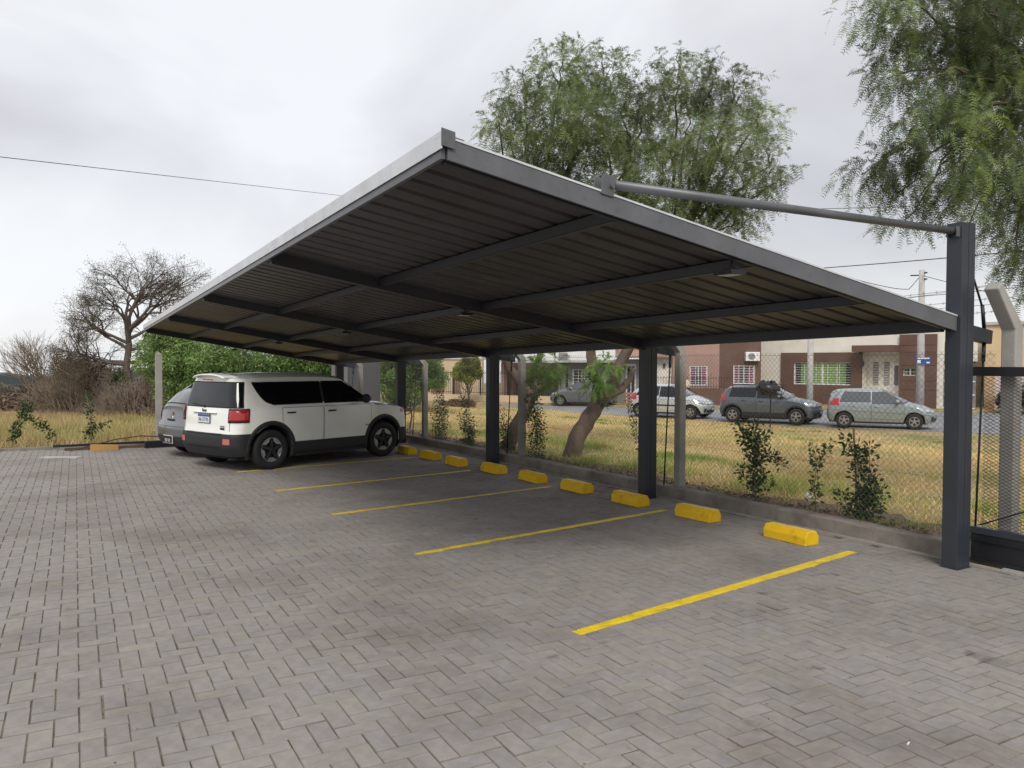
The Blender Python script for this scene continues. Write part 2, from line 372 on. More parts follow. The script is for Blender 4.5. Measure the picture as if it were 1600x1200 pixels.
# painted bay lines, laid on the pavers brick by brick
def clip(poly, planes):
    for nx_, ny_, c_ in planes:
        out = []
        for i in range(len(poly)):
            p, q = poly[i], poly[(i+1) % len(poly)]
            dp, dq = p[0]*nx_+p[1]*ny_-c_, q[0]*nx_+q[1]*ny_-c_
            if dp <= 0: out.append(p)
            if (dp < 0) != (dq < 0) and abs(dp-dq) > 1e-12:
                t = dp/(dp-dq); out.append(tuple(p[k]+(q[k]-p[k])*t for k in range(3)))
        poly = out
        if len(poly) < 3: return []
    return poly
line_labels = ['bright yellow bay line nearest the camera, beside the first wheel stop', 'second yellow bay line from the camera, between the second and third wheel stops',
    'third yellow bay line from the camera, ending between the fourth and fifth wheel stops', 'fourth yellow bay line, ending beside the sixth wheel stop',
    'thin yellow bay line running beside the white car', 'yellow bay line between the white car and the grey hatchback']
for li, ((a, b), (c, d)) in enumerate(lines_def):
    L_ = math.hypot(c-a, d-b); ux, uy = (c-a)/L_, (d-b)/L_; nx_, ny_ = -uy, ux; hw = .052 if li == 0 else .045
    mb = MB()
    seg = 0.0; segs = []
    while seg < L_:
        e = min(L_, seg + random.uniform(.35, .8)); segs.append((seg, e, hw+random.gauss(0, .003), random.gauss(0, .003))); seg = e
    for (s0, s1, h, off) in segs:
        pl = [(nx_, ny_, a*nx_+b*ny_+h+off), (-nx_, -ny_, -(a*nx_+b*ny_)+h-off), (-ux, -uy, -(a*ux+b*uy)-s0), (ux, uy, a*ux+b*uy+s1)]
        mx_, my_ = a+ux*(s0+s1)/2, b+uy*(s0+s1)/2
        for q in line_bricks:
            if math.hypot(q[0][0]-mx_, q[0][1]-my_) > .8: continue
            for idx in ((0,1,2,3), (4,5,1,0), (5,6,2,1), (6,7,3,2), (7,4,0,3)):
                poly = clip([q[k] for k in idx], pl)
                if len(poly) >= 3: mb.add([(p[0], p[1], p[2]+.0012) for p in poly], [tuple(range(len(poly)))])
        cs = [(a+ux*s_+nx_*(w+off), b+uy*s_+ny_*(w+off), -.0048) for s_, w in ((s0, -h), (s1, -h), (s1, h), (s0, h))]
        mb.add(cs, [(0, 1, 2, 3)])
    o = mb.build('bay_line', M['yellow_line']); tag(o, line_labels[li], 'painted line', 'yellow lines painted between the parking bays')

# wheel stops
def stop_mesh():
    L_, W_, H_ = .56, .20, .145
    prof = [(-W_/2, 0), (W_/2, 0), (W_/2, .085), (W_/2-.038, H_), (-W_/2+.038, H_), (-W_/2, .085)]
    mb = MB(); n = len(prof); secs = 7; vs = []
    for k in range(secs):
        y = -L_/2 + L_*k/(secs-1)
        for (x, z) in prof: vs.append((x*(1+random.gauss(0, .012)), y, z*(1+random.gauss(0, .012))))
    fs = [tuple(range(n)), tuple(range(secs*n-1, (secs-1)*n-1, -1))]
    for k in range(secs-1):
        for i in range(n): fs.append((k*n+(i+1) % n, k*n+i, (k+1)*n+i, (k+1)*n+(i+1) % n))
    mb.add(vs, fs); return mb
stop_y = [(6.765, 5.69), (6.76, 7.06), (6.70, 8.25), (6.70, 9.47), (6.66, 10.60), (6.62, 11.78), (6.50, 12.95), (6.50, 14.05), (6.46, 15.10)]
stop_lab = ['yellow concrete wheel stop nearest the camera, first of the row', 'second yellow wheel stop of the row, just past the kerb recess',
    'third yellow wheel stop, in front of the second steel column', 'fourth yellow wheel stop, just beyond the second steel column',
    'fifth yellow wheel stop, beyond the third bay line', 'sixth yellow wheel stop, in front of the third steel column',
    'seventh yellow wheel stop, between the fourth bay line and the white car', 'eighth yellow wheel stop, last one fully visible before the white car',
    'yellow wheel stop half hidden behind the front wheel of the white car']
for k, (x, y) in enumerate(stop_y):
    o = stop_mesh().build('wheel_stop', M['yellow_block'], bevel=.008); o.location = (x, y, .001); o.rotation_euler = (0, 0, R(random.uniform(-1.5, 3.5)))
    tag(o, stop_lab[k], 'wheel stop', 'yellow wheel stops along the fence kerb')

# kerb along the fence
kerb = empty('kerb', (0, 0, 0)); kerb['kind'] = 'structure'
for k in range(8):
    y0 = 4.22 + k*2.25; y1 = y0+2.244
    mb = MB(); vs = []; ns = 12
    for i in range(ns+1):
        y = y0 + (y1-y0)*i/ns; j = lambda s=.005: random.gauss(0, s)
        vs += [(7.43+j(), y, -.05), (7.435+j(), y, .145+j()), (7.45+j(), y, .158+j()), (7.60+j(.012), y, .160+j()), (7.63+j(), y, -.05)]
    fs = [(i*5+q, i*5+q+1, (i+1)*5+q+1, (i+1)*5+q) for i in range(ns) for q in range(4)] + [(0,1,2,3,4), (ns*5+4, ns*5+3, ns*5+2, ns*5+1, ns*5)]
    mb.add(vs, fs); mb.build('kerb_stone', M['kerb'], kerb)
mb = MB(); mb.bb((7.385, -6, -.03), (7.43, 22, .012)); mb.build('kerb_footing', M['concrete'], kerb)
mb = MB(); mb.bb((-40, 19.5, -.06), (2.5, 19.62, .05)); mb.bb((2.5, 22.62, -.06), (7.4, 22.74, .05)); o = mb.build('yard_edge', M['kerb']); tag(o, kind='structure')
mb = MB(); mb.bb((7.43, -6, -.05), (7.62, 3.9, .02)); o = mb.build('gate_threshold', M['concrete']); tag(o, kind='structure')
# soil strip behind the kerb
mb = MB(); vs = []; ns = 90
for i in range(ns+1):
    y = 3.6 + 16.2*i/ns
    for x in (7.61, 7.75, 7.95+.12*math.sin(y*2.1)+random.uniform(-.1, .1), 8.25+.2*math.sin(y*1.3)+random.uniform(-.15, .15)):
        vs.append((x, y, float(ground_z(x, y)) + .012 + (random.uniform(0, .02))))
fs = [(i*4+q, i*4+q+1, (i+1)*4+q+1, (i+1)*4+q) for i in range(ns) for q in range(3)]
mb.add(vs, fs); o = mb.build('soil_strip', M['soil']); tag(o, kind='structure')
mb = MB(); mb.box((.36, 17.72, .003), (.72, .24, .012), rz=R(-30)); o = mb.build('cover_slab', M['lightcrete']); tag(o, 'pale flat cover slab lying in the pavers at the far left', 'slab')

# ------------------------------------------------------------------ carport
SL = .168
def zt(x, y): return 3.143 - SL*(x-1.99) - .020*(y-4.15)       # roof top plane
def fx0(y): return 1.99 + .0153*(y-4.15)                        # front edge, slightly out of square
cp = empty('carport', (7.2, 4.2, 0)); tag(cp, 'large cantilevered carport of graphite steel with a ribbed metal roof over the bays', 'carport')
O = Vector((7.2, 4.2, 0))
def cbuild(mb, name, m, parent=None, **k):
    mb.v = [tuple(Vector(p)-O) for p in mb.v]; return mb.build(name, m, parent or cp, **k)
PY = [4.19, 8.50, 12.86, 17.22, 21.58]
for k, y in enumerate(PY):
    zp = 3.12 - .024*(y-4.3)
    mb = MB()      # two channels welded toe to toe, a shallow groove on each side
    for s in (-1, 1): mb.bb((7.2+s*.004, y-.072, 0), (7.2+s*.104, y+.072, zp))
    mb.bb((7.19, y-.066, .002), (7.21, y+.066, zp-.002))
    c = cbuild(mb, 'column', M['steel'], bevel=.004)
    mb = MB(); mb.bb((7.06, y-.11, 0), (7.34, y+.11, .008)) if False else mb.bb((7.085, y-.085, .0005), (7.315, y+.085, .006)); cbuild(mb, 'base_plate', M['steel'])
    mb = MB(); x0 = fx0(y)+.05; h = .115 if k else .085; yr = y if k else y+.035
    a = Vector((x0, yr, zt(x0, y)-.045-h/2)); b = Vector((7.093, yr, zt(7.093, y)-.045-h/2)); mb.bar(a, b, .075 if k else .05, h)
    if k:
        for s in (1, -1): mb.bar(a+Vector((0, 0, s*h/2)), b+Vector((0, 0, s*h/2)), .10, .008)
    cbuild(mb, 'rafter', M['steel'])
    mb = MB(); a = Vector((7.305, y, zt(7.3, y)-.10)); b = Vector((7.66, y, zt(7.66, y)-.085)); mb.bar(a, b, .09, .125); cbuild(mb, 'rear_stub', M['steel'], bevel=.003)
    mb = MB(); mb.tube([(7.305, y, zp-.30), (7.60, y, zt(7.6, y)+.12)], .010, 8); mb.tube([(7.56, y, zt(7.56, y)+.20), (7.60, y, zt(7.6, y)-.03)], .017, 8)
    mb.tube([(7.60, y, zt(7.6, y)-.15), (7.595, y, zt(7.6, y)-.32)], .018, 8); mb.tube([(7.60, y, zt(7.6, y)-.2), (7.50, y, .1)], .010, 8); cbuild(mb, 'tension_rod', M['darkmetal'], smooth=True)
    mb = MB(); ax = 3.19; ys_ = y if k else y-.01; mb.tube([(ax+.03, y, zt(ax, y)+.075), (7.09, y, zp-.075)], .033, 14)
    cbuild(mb, 'stay_tube', M['fascia'], smooth=True)
    for sy in (-.045, .045):
        mb = MB(); mb.box((ax-.02, y+sy, zt(ax, y)+.055), (.10, .012, .13), ry=R(9)); cbuild(mb, 'stay_bracket', M['fascia'])
        mb = MB(); mb.box((7.075, y+sy, zp-.085), (.05, .012, .09)); cbuild(mb, 'stay_bracket', M['fascia'])
    mb = MB(); mb.tube([(ax, y-.07, zt(ax, y)+.05), (ax, y+.07, zt(ax, y)+.05)], .014, 8); cbuild(mb, 'stay_pin', M['fascia'])
    mb = MB(); lx = 4.42; zl = zt(lx, y) - .075
    mb.box((lx, y+.10, zl-.05), (.015, .02, .10)); mb.box((lx, y+.10, zl-.105), (.05, .13, .012)); mb.prism([(lx-.085, zl-.118), (lx+.085, zl-.118), (lx+.07, zl-.15), (lx-.07, zl-.15)], y+.02, y+.20)
    fl = empty('floodlight', (lx, y+.1, zl-.1)); tag(fl, ['small floodlight under the roof by the near edge, clearest of the five', 'small floodlight under the second rafter', 'small floodlight under the third rafter', 'small floodlight under the fourth rafter', 'small floodlight under the far roof edge beyond the white car'][k], 'floodlight', 'floodlights under the carport roof')
    mb.v = [tuple(Vector(p)-Vector((lx, y+.1, zl-.1))) for p in mb.v]; mb.build('housing', M['darkmetal'], fl)
    mb = MB(); mb.bb((-.055, -.06, -.054), (.055, .08, -.051)); mb.build('lens', M['lampglass'], fl)
YA, YB = 4.17, 21.75
for k, x in enumerate((3.28, 4.58, 5.90)):       # purlins cut between the rafters
    for i in range(4):
        y0, y1 = PY[i]+.052, PY[i+1]-.052; mb = MB(); h = .085
        a = Vector((x, y0, zt(x, y0)-.047-h/2)); b = Vector((x, y1, zt(x, y1)-.047-h/2))
        mb.bar(a, b, .008, h); off = Vector((.022, 0, 0))
        mb.bar(a+off+Vector((0, 0, -h/2)), b+off+Vector((0, 0, -h/2)), .052, .006); mb.bar(a+off+Vector((0, 0, h/2-.003)), b+off+Vector((0, 0, h/2-.003)), .052, .006)
        cbuild(mb, 'purlin', M['steel'])
mb = MB(); x = 6.99; a = Vector((x+.06, YA+.09, zt(x, YA)-.10)); b = Vector((x+.06, YB, zt(x, YB)-.10)); mb.bar(a, b, .06, .115); cbuild(mb, 'rear_beam', M['steel'])
# sheets: every metre a sheet, ribs run down the slope
SW = (YB-YA)/17
for k in range(17):
    y0 = YA + k*SW; mb = MB(); prof = []
    nr = 4; pitch = SW/nr
    for r_ in range(nr):
        b0 = y0 + r_*pitch
        prof += [(b0, 0), (b0+pitch*.72, 0), (b0+pitch*.76, .055), (b0+pitch*.94, .055)]
    prof.append((y0+SW+.001, 0))
    vs = []
    for x in (None, 7.30):
        for (y, h) in prof: x_ = x or fx0(y)+.01; vs.append((x_, y, zt(x_, y)-.044+h + random.uniform(-.001, .001)))
    n = len(prof); fs = [(i, i+1, n+i+1, n+i) for i in range(n-1)]
    mb.add(vs, fs)
    o = cbuild(mb, 'roof_sheet', M['sheet']); so = o.modifiers.new('thickness', 'SOLIDIFY'); so.thickness = .002
# front gutter and end fascias
def plate(pts, off, name, m, parent=None):
    mb = MB(); n = len(pts); o_ = Vector(off); vs = [Vector(p) for p in pts] + [Vector(p)+o_ for p in pts]
    mb.add(vs, [tuple(range(n-1, -1, -1)), tuple(range(n, 2*n))] + [(i, (i+1) % n, n+(i+1) % n, n+i) for i in range(n)]); return cbuild(mb, name, m, parent)
def edge(x, y, dz): return (x, y, zt(x, y)+dz)
FA, FB = fx0(YA), fx0(YB)
plate([edge(FA+.03, YA, -.12), edge(FB+.03, YB, -.12), edge(FB+.03, YB, .0), edge(FA+.03, YA, .0)], (-.028, 0, 0), 'front_channel', M['fascia'])
plate([edge(FA, YA-.03, .018), edge(FB, YB+.03, .018), edge(FB+.14, YB+.03, .018), edge(FA+.14, YA-.03, .018)], (0, 0, -.006), 'edge_flashing', M['galv'])
plate([edge(FA-.004, YA-.03, -.075), edge(FB-.004, YB+.03, -.075), edge(FB-.004, YB+.03, .024), edge(FA-.004, YA-.03, .024)], (-.006, 0, 0), 'edge_flashing', M['galv'])
for yy, s, F_ in ((YA, -1, FA), (YB, 1, FB)):
    plate([edge(F_+.035, yy, -.125), edge(7.09, yy, -.135), edge(7.09, yy, -.006), edge(F_+.035, yy, -.006)], (0, s*.02, 0), 'end_fascia', M['fascia'])
    plate([edge(F_-.01, yy+s*.026, -.005), edge(7.09, yy+s*.026, -.005), edge(7.09, yy+s*.026, .008), edge(F_-.01, yy+s*.026, .008)], (0, -s*.10, 0), 'edge_flashing', M['galv'])
plate([edge(FA-.012, YA-.032, -.06), edge(FA+.075, YA-.032, -.06), edge(FA+.075, YA-.032, .038), edge(FA-.012, YA-.032, .038)], (0, -.006, 0), 'corner_cap', M['fascia'])
# ------------------------------------------------------------------ cars
class Car:
    def __init__(s, S):
        s.S = S; s.W = S['W']/2; s.WB = S['WB']; s.Rw = S['Rw']; s.Ra = S['Ra']; s.Rc = S.get('Rc', .16); s.br = S.get('br', .09); s.bf = S.get('bf', .16)
        s.ax = (-s.WB/2, s.WB/2); s.sill = S.get('sill', .27)
    def tab(s, n, v):
        t = s.S[n]; return float(np.interp(v, [a for a, _ in t], [b for _, b in t]))
    def xr(s, z): return s.tab('xr', z)
    def xf(s, z): return s.tab('xf', z)
    def top(s, x): return s.tab('top', x)
    def ed(s, x): return .075 if s.S.get('boxy') else .095
    def ztop(s, x): return s.top(x)-s.ed(x)
    def wz(s, z): return s.tab('w', z)
    def w(s, x, z):
        e = min(x-s.xr(z), s.xf(z)-x); w = s.wz(z)*(1 - .035*(abs(2*x/s.S['L']))**3)
        Rr = s.Rc
        if e < Rr: e = max(e, 0); w -= Rr - math.sqrt(max(0, Rr*Rr-(Rr-e)**2))
        return w
    def shift(s, x, y, z):
        a, b = s.xr(z), s.xf(z); t = min(1, max(0, (x-a)/(b-a))); q = min(1.1, (y/s.W)**2)
        return s.br*q*(1-t) - s.bf*q*t
    def side(s, xa, z, off=0, sg=-1):      # xa = actual x
        x = xa
        for _ in range(3): x = xa - s.shift(x, s.W, z)
        return (xa, sg*(s.w(x, z)+off), z)
    def rear(s, y, z, off=0):
        wz = s.wz(z)*(1-.035); a = abs(y); Rr = s.Rc; x = s.xr(z) + s.br*(y/s.W)**2
        if a > wz-Rr: x += Rr - math.sqrt(max(0, Rr*Rr-(min(a, wz)-(wz-Rr))**2))
        return (x-off, y, z)
    def front(s, y, z, off=0):
        wz = s.wz(z)*(1-.035); a = abs(y); Rr = s.Rc; x = s.xf(z) - s.bf*(y/s.W)**2
        if a > wz-Rr: x -= Rr - math.sqrt(max(0, Rr*Rr-(min(a, wz)-(wz-Rr))**2))
        return (x+off, y, z)
    def wrap(s, u, z, off=0, end='r', inv=0):     # u: metres round the corner from the centre line; its sign is the side
        sg = 1 if u >= 0 else -1; a = abs(u); Rr = s.Rc; d = 1 if end == 'r' else -1
        x0 = s.xr(z) if end == 'r' else s.xf(z); bb = s.br if end == 'r' else s.bf
        wm = s.w(x0 + d*(Rr+.001), z); yf = wm-Rr; al = Rr*math.pi/2
        if a <= yf: return (x0 + d*bb*(a/s.W)**2 - d*off, sg*a, z)
        th = min(1, (a-yf)/al)*math.pi/2; y = yf + Rr*math.sin(th); x = x0 + d*(bb*(y/s.W)**2 + Rr*(1-math.cos(th)))
        if a <= yf+al: return (x - d*off*math.cos(th), sg*(y+off*math.sin(th)), z)
        x += d*(a-yf-al); p = s.side(x, z, off, sg); return (p[0], sg*max(abs(p[1]), 0), z)
    def ulen(s, z, end='r', fw=0):        # u where the wrap has gone fw metres past the corner
        x0 = s.xr(z) if end == 'r' else s.xf(z); d = 1 if end == 'r' else -1
        return s.w(x0 + d*(s.Rc+.001), z) - s.Rc + s.Rc*math.pi/2 + fw
    def uat(s, xa, z, end='r'):           # u of an actual x on the side
        x0 = s.xr(z) if end == 'r' else s.xf(z); d = 1 if end == 'r' else -1; bb = s.br if end == 'r' else s.bf
        wm = s.w(x0 + d*(s.Rc+.001), z); xc = x0 + d*(bb*(wm/s.W)**2 + s.Rc); return wm - s.Rc + s.Rc*math.pi/2 + d*(xa-xc)
    def topp(s, x, f, off=0):     # f in -1..1 across
        we = s.w(x, s.ztop(x)); y = f*we
        return (x + s.shift(x, y, s.ztop(x)), y, s.top(x) - s.ed(x)*abs(f)**3.2 + off)
    def zbot(s, xa):
        z = s.sill
        for a in s.ax:
            d = abs(xa-a)
            if d < s.Ra: z = max(z, s.Rw + math.sqrt(s.Ra**2-d*d))
        ob = s.S['xr'][0][1]
        return z
    def body(s):
        a, b = s.xr(.5), s.xf(.5); ts = [0, .003, .008, .016, .03, .05]
        xs = [a + (b-a)*t for t in ts] + [b - (b-a)*t for t in ts]
        xs += list(np.linspace(a+.25, b-.25, 46))
        for c in s.ax:
            for k in range(-12, 13): xs.append(c + s.Ra*math.sin(k/12*math.pi/2)*1.0)
            xs += [c-s.Ra-.004, c+s.Ra+.004]
        xs += [x for x, _ in s.S['top']]
        xs = sorted(set(round(x, 4) for x in xs if a <= x <= b)); out = [xs[0]]
        for x in xs[1:]:
            if x-out[-1] > .004: out.append(x)
        if out[-1] < b-1e-6: out.append(b)
        NZ, NK = 16, 9; rows = []
        for xn in out:
            t = (xn-a)/(b-a)
            def XZ(z): return s.xr(z) + t*(s.xf(z)-s.xr(z))
            xt = XZ(1.0); 
            for _ in range(4): xt = XZ(s.ztop(xt))
            ze = s.ztop(xt); zb = s.zbot(XZ(.5) + s.shift(XZ(.5), s.W, .5)); zb = min(zb, ze-.02)
            half = []
            for j in range(NZ):
                z = zb + (ze-zb)*j/(NZ-1); x = XZ(z); w = s.w(x, z); half.append((x+s.shift(x, w, z), w, z))
            we = s.w(xt, ze)
            for k in range(1, NK):
                f = 1-k/(NK-1); y = f*we; half.append((xt+s.shift(xt, y, ze), y, s.top(xt)-s.ed(xt)*f**3.2))
            rows.append(half)
        n = NZ+NK-1; mb = MB(); vs = []
        for h in rows:
            vs += [(x, -y, z) for x, y, z in h] + [(x, y, z) for x, y, z in h[-2::-1]]
        m = 2*n-1; fs = [(i*m+k, i*m+k+1, (i+1)*m+k+1, (i+1)*m+k) for i in range(len(rows)-1) for k in range(m-1)]
        mb.add(vs, fs)
        for fn, h, flip in ((s.rear, rows[0], 0), (s.front, rows[-1], 1)):      # end caps
            g = []; NC = 12
            for j in range(NZ):
                x, w, z = h[j]; g.append([((h[j][0]) if abs(q) == NC else (s.xr(z)+s.br*(w*q/NC/s.W)**2 if not flip else s.xf(z)-s.bf*(w*q/NC/s.W)**2), w*q/NC, z) for q in range(-NC, NC+1)])
            zt_ = h[NZ-1]; tp = []
            for q in range(-NC, NC+1):
                f = abs(q)/NC; tp.append((g[-1][q+NC][0], zt_[1]*q/NC, h[-1][2]-s.ed(h[-1][0])*f**3.2))
            g.append(tp); W_ = 2*NC+1
            fl = [p for r in g for p in r]; ff = [(i*W_+k, i*W_+k+1, (i+1)*W_+k+1, (i+1)*W_+k) for i in range(len(g)-1) for k in range(W_-1)]
            mb.add(fl, ff)
        return mb
def grid(mb, rows, mi=0, thick=None):
    n = len(rows[0]); b = [p for r in rows for p in r]
    mb.add(b, [(i*n+k, i*n+k+1, (i+1)*n+k+1, (i+1)*n+k) for i in range(len(rows)-1) for k in range(n-1)], mi)
def side_patch(c, mb, zs, x0, x1, off=.004, nx=14, sg=-1, mi=0):
    rows = []
    for z in zs:
        a, b = x0(z), x1(z); rows.append([c.side(a+(b-a)*k/nx, z, off, sg) for k in range(nx+1)])
    grid(mb, rows, mi)
def end_patch(c, mb, which, zs, y0, y1, off=.004, ny=12, mi=0):
    fn = c.rear if which == 'r' else c.front; rows = []
    for z in zs:
        a = y0(z) if callable(y0) else y0; b = y1(z) if callable(y1) else y1; rows.append([fn(a+(b-a)*k/ny, z, off) for k in range(ny+1)])
    grid(mb, rows, mi)
def wrap_patch(c, mb, end, zs, u0, u1, off=.006, nu=20, mi=0):
    rows = []
    for z in zs:
        a = u0(z) if callable(u0) else u0; b = u1(z) if callable(u1) else u1; rows.append([c.wrap(a+(b-a)*k/nu, z, off, end) for k in range(nu+1)])
    grid(mb, rows, mi)
def top_patch(c, mb, x0, x1, f, off=.005, nx=10, ny=12, mi=0):
    rows = []
    for i in range(nx+1):
        x = x0+(x1-x0)*i/nx; ff = f(i/nx) if callable(f) else f; rows.append([c.topp(x, -ff + 2*ff*k/ny, off) for k in range(ny+1)])
    grid(mb, rows, mi)
def arch_ring(c, mb, a, r0, r1, off=.014, sg=-1, th0=-18, th1=198, mi=0):
    rows = []
    for r in (r0-.004, r0, r1-.012, r1):
        o = off if r in (r0, r1-.012) else (-.03 if r < r0 else 0)
        row = []
        for k in range(25):
            t = R(th0+(th1-th0)*k/24); xx, zz = a+r*math.cos(t), c.Rw+r*math.sin(t); row.append(c.side(xx, max(zz, .2), o, sg))
        rows.append(row)
    grid(mb, rows, mi)
def smooth_tail(x): return x
def wheel(parent, x, y, r, w, style, sg, steer=0, side_out=-1):
    root = empty('wheel', (x, y, r)); root.parent = parent; root.rotation_euler = (0, 0, steer)
    o = side_out; rr = r*.62
    mb = MB(); mb.lathe([(o*w/2*.80, rr), (o*w/2*.97, rr+.012), (o*w/2*1.0, (rr+r)/2), (o*w/2*.93, r-.022), (o*w/2*.70, r-.003), (0, r), (-o*w/2*.70, r-.003), (-o*w/2*.93, r-.02), (-o*w/2, rr+.03), (-o*w/2*.8, rr)], 36)
    mb.build('tyre', M['tyre'], root, smooth=True)
    ms = {'alloy': (M['rim'], M['rimdark']), 'dark': (M['rimdark'], M['rim']), 'steel': (M['rim'], M['rimdark'])}[style]
    mb = MB(); mb.lathe([(o*w/2*.80, rr), (o*w/2*.88, rr-.004), (o*w/2*.88, rr-.022), (o*w/2*.45, rr-.035), (-o*w/2*.8, rr-.03)], 36, 1 if style == 'dark' else 0)
    mb.lathe([(o*w/2*.40, rr-.03), (o*w/2*.38, .01)], 30, 1 if style != 'dark' else 0)
    mb.lathe([(o*w/2*.86, .001), (o*w/2*.86, .03), (o*w/2*.80, .052), (o*w/2*.3, .055)], 16, 0)
    ns = 5 if style != 'steel' else 7
    for k in range(ns):
        t = 2*math.pi*k/ns + .3
        for dt in ((-.16, .16) if style == 'alloy' else (0,)):
            wi = .028 if style == 'alloy' else .05
            p = Vector((math.cos(t+dt*.5)*.045, o*w/2*.82, math.sin(t+dt*.5)*.045)); q = Vector((math.cos(t+dt)*(rr-.012), o*w/2*.80, math.sin(t+dt)*(rr-.012)))
            mb.bar(p, q, .03, wi, 0, roll=Vector((-math.sin(t), 0, math.cos(t))))
        if style == 'dark':    # bright wedges at the rim edge between the dark spokes
            t2 = t + math.pi/ns; a = [Vector((math.cos(t2+d)*rad, o*w/2*.84, math.sin(t2+d)*rad)) for d, rad in ((-.42, rr-.012), (.42, rr-.012), (.30, rr-.07), (-.30, rr-.07))]
            mb.add(a + [p - Vector((0, o*.02, 0)) for p in a], [(0,1,2,3), (7,6,5,4), (0,4,5,1), (1,5,6,2), (2,6,7,3), (3,7,4,0)], 1)
    mb.build('rim', list(ms), root, auto=35)
    return root
def box_on(mb, p, d, mi=0): return mb.box(p, d, mi=mi)
def plate_obj(parent, loc, rz, txt, w=.40, h=.13, dark=False):
    p = empty('number_plate', loc, rz); p.parent = parent
    mb = MB(); mb.box((0, 0, 0), (w+.02, .012, h+.02), mi=1); mb.box((0, -.008, 0), (w, .006, h), mi=0); mb.box((0, -.0115, h*.36), (w, .002, h*.24), mi=2); mb.build('plate_panel', [M['seam'], M['plate'], M['seam']] if dark else [M['plate'], M['seam'], M['blue']], p)
    me = text_mesh(txt, h*.62, M['plate'] if dark else M['seam'], .001); t = link('lettering', me, p); t.location = (0, -.013, -h*.13); t.rotation_euler = (math.pi/2, 0, 0); t.scale = (.80, 1, 1)
def build_car(name, S, loc, rz, label, group=None, z=0):
    root = empty(name, (loc[0], loc[1], z), rz); tag(root, label, 'car', group); c = Car(S); P = M[S['paint']]; sd_ = (-1, 1)
    W = c.W; T = M['trim']
    b = c.body().build('body', P, root, auto=38)
    mb = MB(); mb.bb((c.ax[0]-.55, -W+.24, .20), (c.ax[1]+.45, W-.24, .62)); mb.bb((c.ax[0]+c.Ra, -W+.07, .19), (c.ax[1]-c.Ra, W-.07, .36)); mb.build('underbody', M['seam'], root)
    x0, x1 = S['dlo_x']; zb_, zt_ = S['dlo_z']
    zs = list(np.linspace(0, 1, 9))
    for sg in sd_:
        # side glass: rear door, front door, quarter, from S['glass'] = [(xa_bot, xa_top, xb_bot, xb_top, zbot_a, )]
        for (ab, at, bb_, bt, z0, z1) in S['glass']:
            for off, m, grow in ((.003, M['seam'], .014), (.006, M[S.get('glassmat', 'cglass')], 0)):
                mb = MB()
                z0_, z1_ = z0-grow, z1+grow
                side_patch(c, mb, [z0_+(z1_-z0_)*q for q in zs], lambda z: ab+(at-ab)*(min(1, (z-z0)/(z1-z0)))**S.get('gexp', 1.3)-grow if z > z0 else ab-grow, lambda z: bb_+(bt-bb_)*max(0, (z-z0)/(z1-z0))**1.15+grow, off, 10, sg)
                if grow: mb.build('window_surround', m, root, smooth=True)
                else: mb.build('window', m, root, smooth=True)
        # doors: raised panels with dark gaps round them
        for (da, db) in S['doors']:
            zl, zu = S.get('door_z', (.36, zb_-.035))
            def cut(x, z, s_):
                for a in c.ax:
                    if abs(z-c.Rw) < c.Ra+.075:
                        e = math.sqrt(max(0, (c.Ra+.075)**2-(z-c.Rw)**2))
                        if s_ < 0 and a < (da+db)/2: x = max(x, a+e)
                        if s_ > 0 and a > (da+db)/2: x = min(x, a-e)
                return x
            mb = MB(); side_patch(c, mb, np.linspace(zl-.007, zu+.007, 12), lambda z: cut(da-.007, z, -1)-.0, lambda z: cut(db+.007, z, 1), .0015, 10, sg); mb.build('door_gap', M['seam'], root, smooth=True)
            mb = MB(); side_patch(c, mb, np.linspace(zl, zu, 12), lambda z: cut(da, z, -1)+.0, lambda z: cut(db, z, 1)-.0, .004, 10, sg); d = mb.build('door', P, root, smooth=True)
            hx = da+.17 if True else 0; p = Vector(c.side(hx, zu-.085, .02, sg)); mb = MB(); mb.tube([p+Vector((-.085, -sg*.012, 0)), p+Vector((-.06, sg*.006, 0)), p+Vector((.06, sg*.006, 0)), p+Vector((.085, -sg*.012, 0))], .014, 8)
            mb.build('door_handle', T if S.get('clad') or S.get('dark_handle') else P, d, smooth=True)
        # cladding
        if S.get('clad'):
            for a in c.ax:
                mb = MB(); arch_ring(c, mb, a, c.Ra, c.Ra+.075, .016, sg); mb.build('arch_trim', T, root, smooth=True)
            mb = MB(); side_patch(c, mb, [c.sill-.03, c.sill, .36, .44, .455], lambda z: c.ax[0]+math.sqrt(max(0, (c.Ra+.0)**2-(z-c.Rw)**2)), lambda z: c.ax[1]-math.sqrt(max(0, (c.Ra+.0)**2-(z-c.Rw)**2)), .014, 16, sg); mb.build('sill_trim', T, root, smooth=True)
        else:
            if S.get('rub'):
                mb = MB(); side_patch(c, mb, [.545, .56, .59, .605], lambda z: c.ax[0]+c.Ra+.06, lambda z: c.ax[1]-c.Ra-.06, .016, 12, sg); mb.build('rub_strip', T, root, smooth=True)
            mb = MB(); side_patch(c, mb, [c.sill-.05, c.sill-.02, c.sill+.02], lambda z: c.ax[0]+c.Ra-.02, lambda z: c.ax[1]-c.Ra+.02, .003, 12, sg); mb.build('sill_trim', M['seam'], root, smooth=True)
        for a in c.ax:      # dark wheel housing, an open arch lined in black
            mb = MB(); rows = []
            for dy in (.0, -.30):
                rows.append([(a+(c.Ra+.002)*math.cos(R(t)), sg*(W-.05+dy), c.Rw+(c.Ra+.002)*math.sin(R(t))) for t in range(-25, 206, 11)])
            grid(mb, rows); mb.build('wheel_housing', M['seam'], root, smooth=True)
        # mirror
        mx, mz = S['mirror']; p = Vector(c.side(mx, mz, 0, sg)); mb = MB()
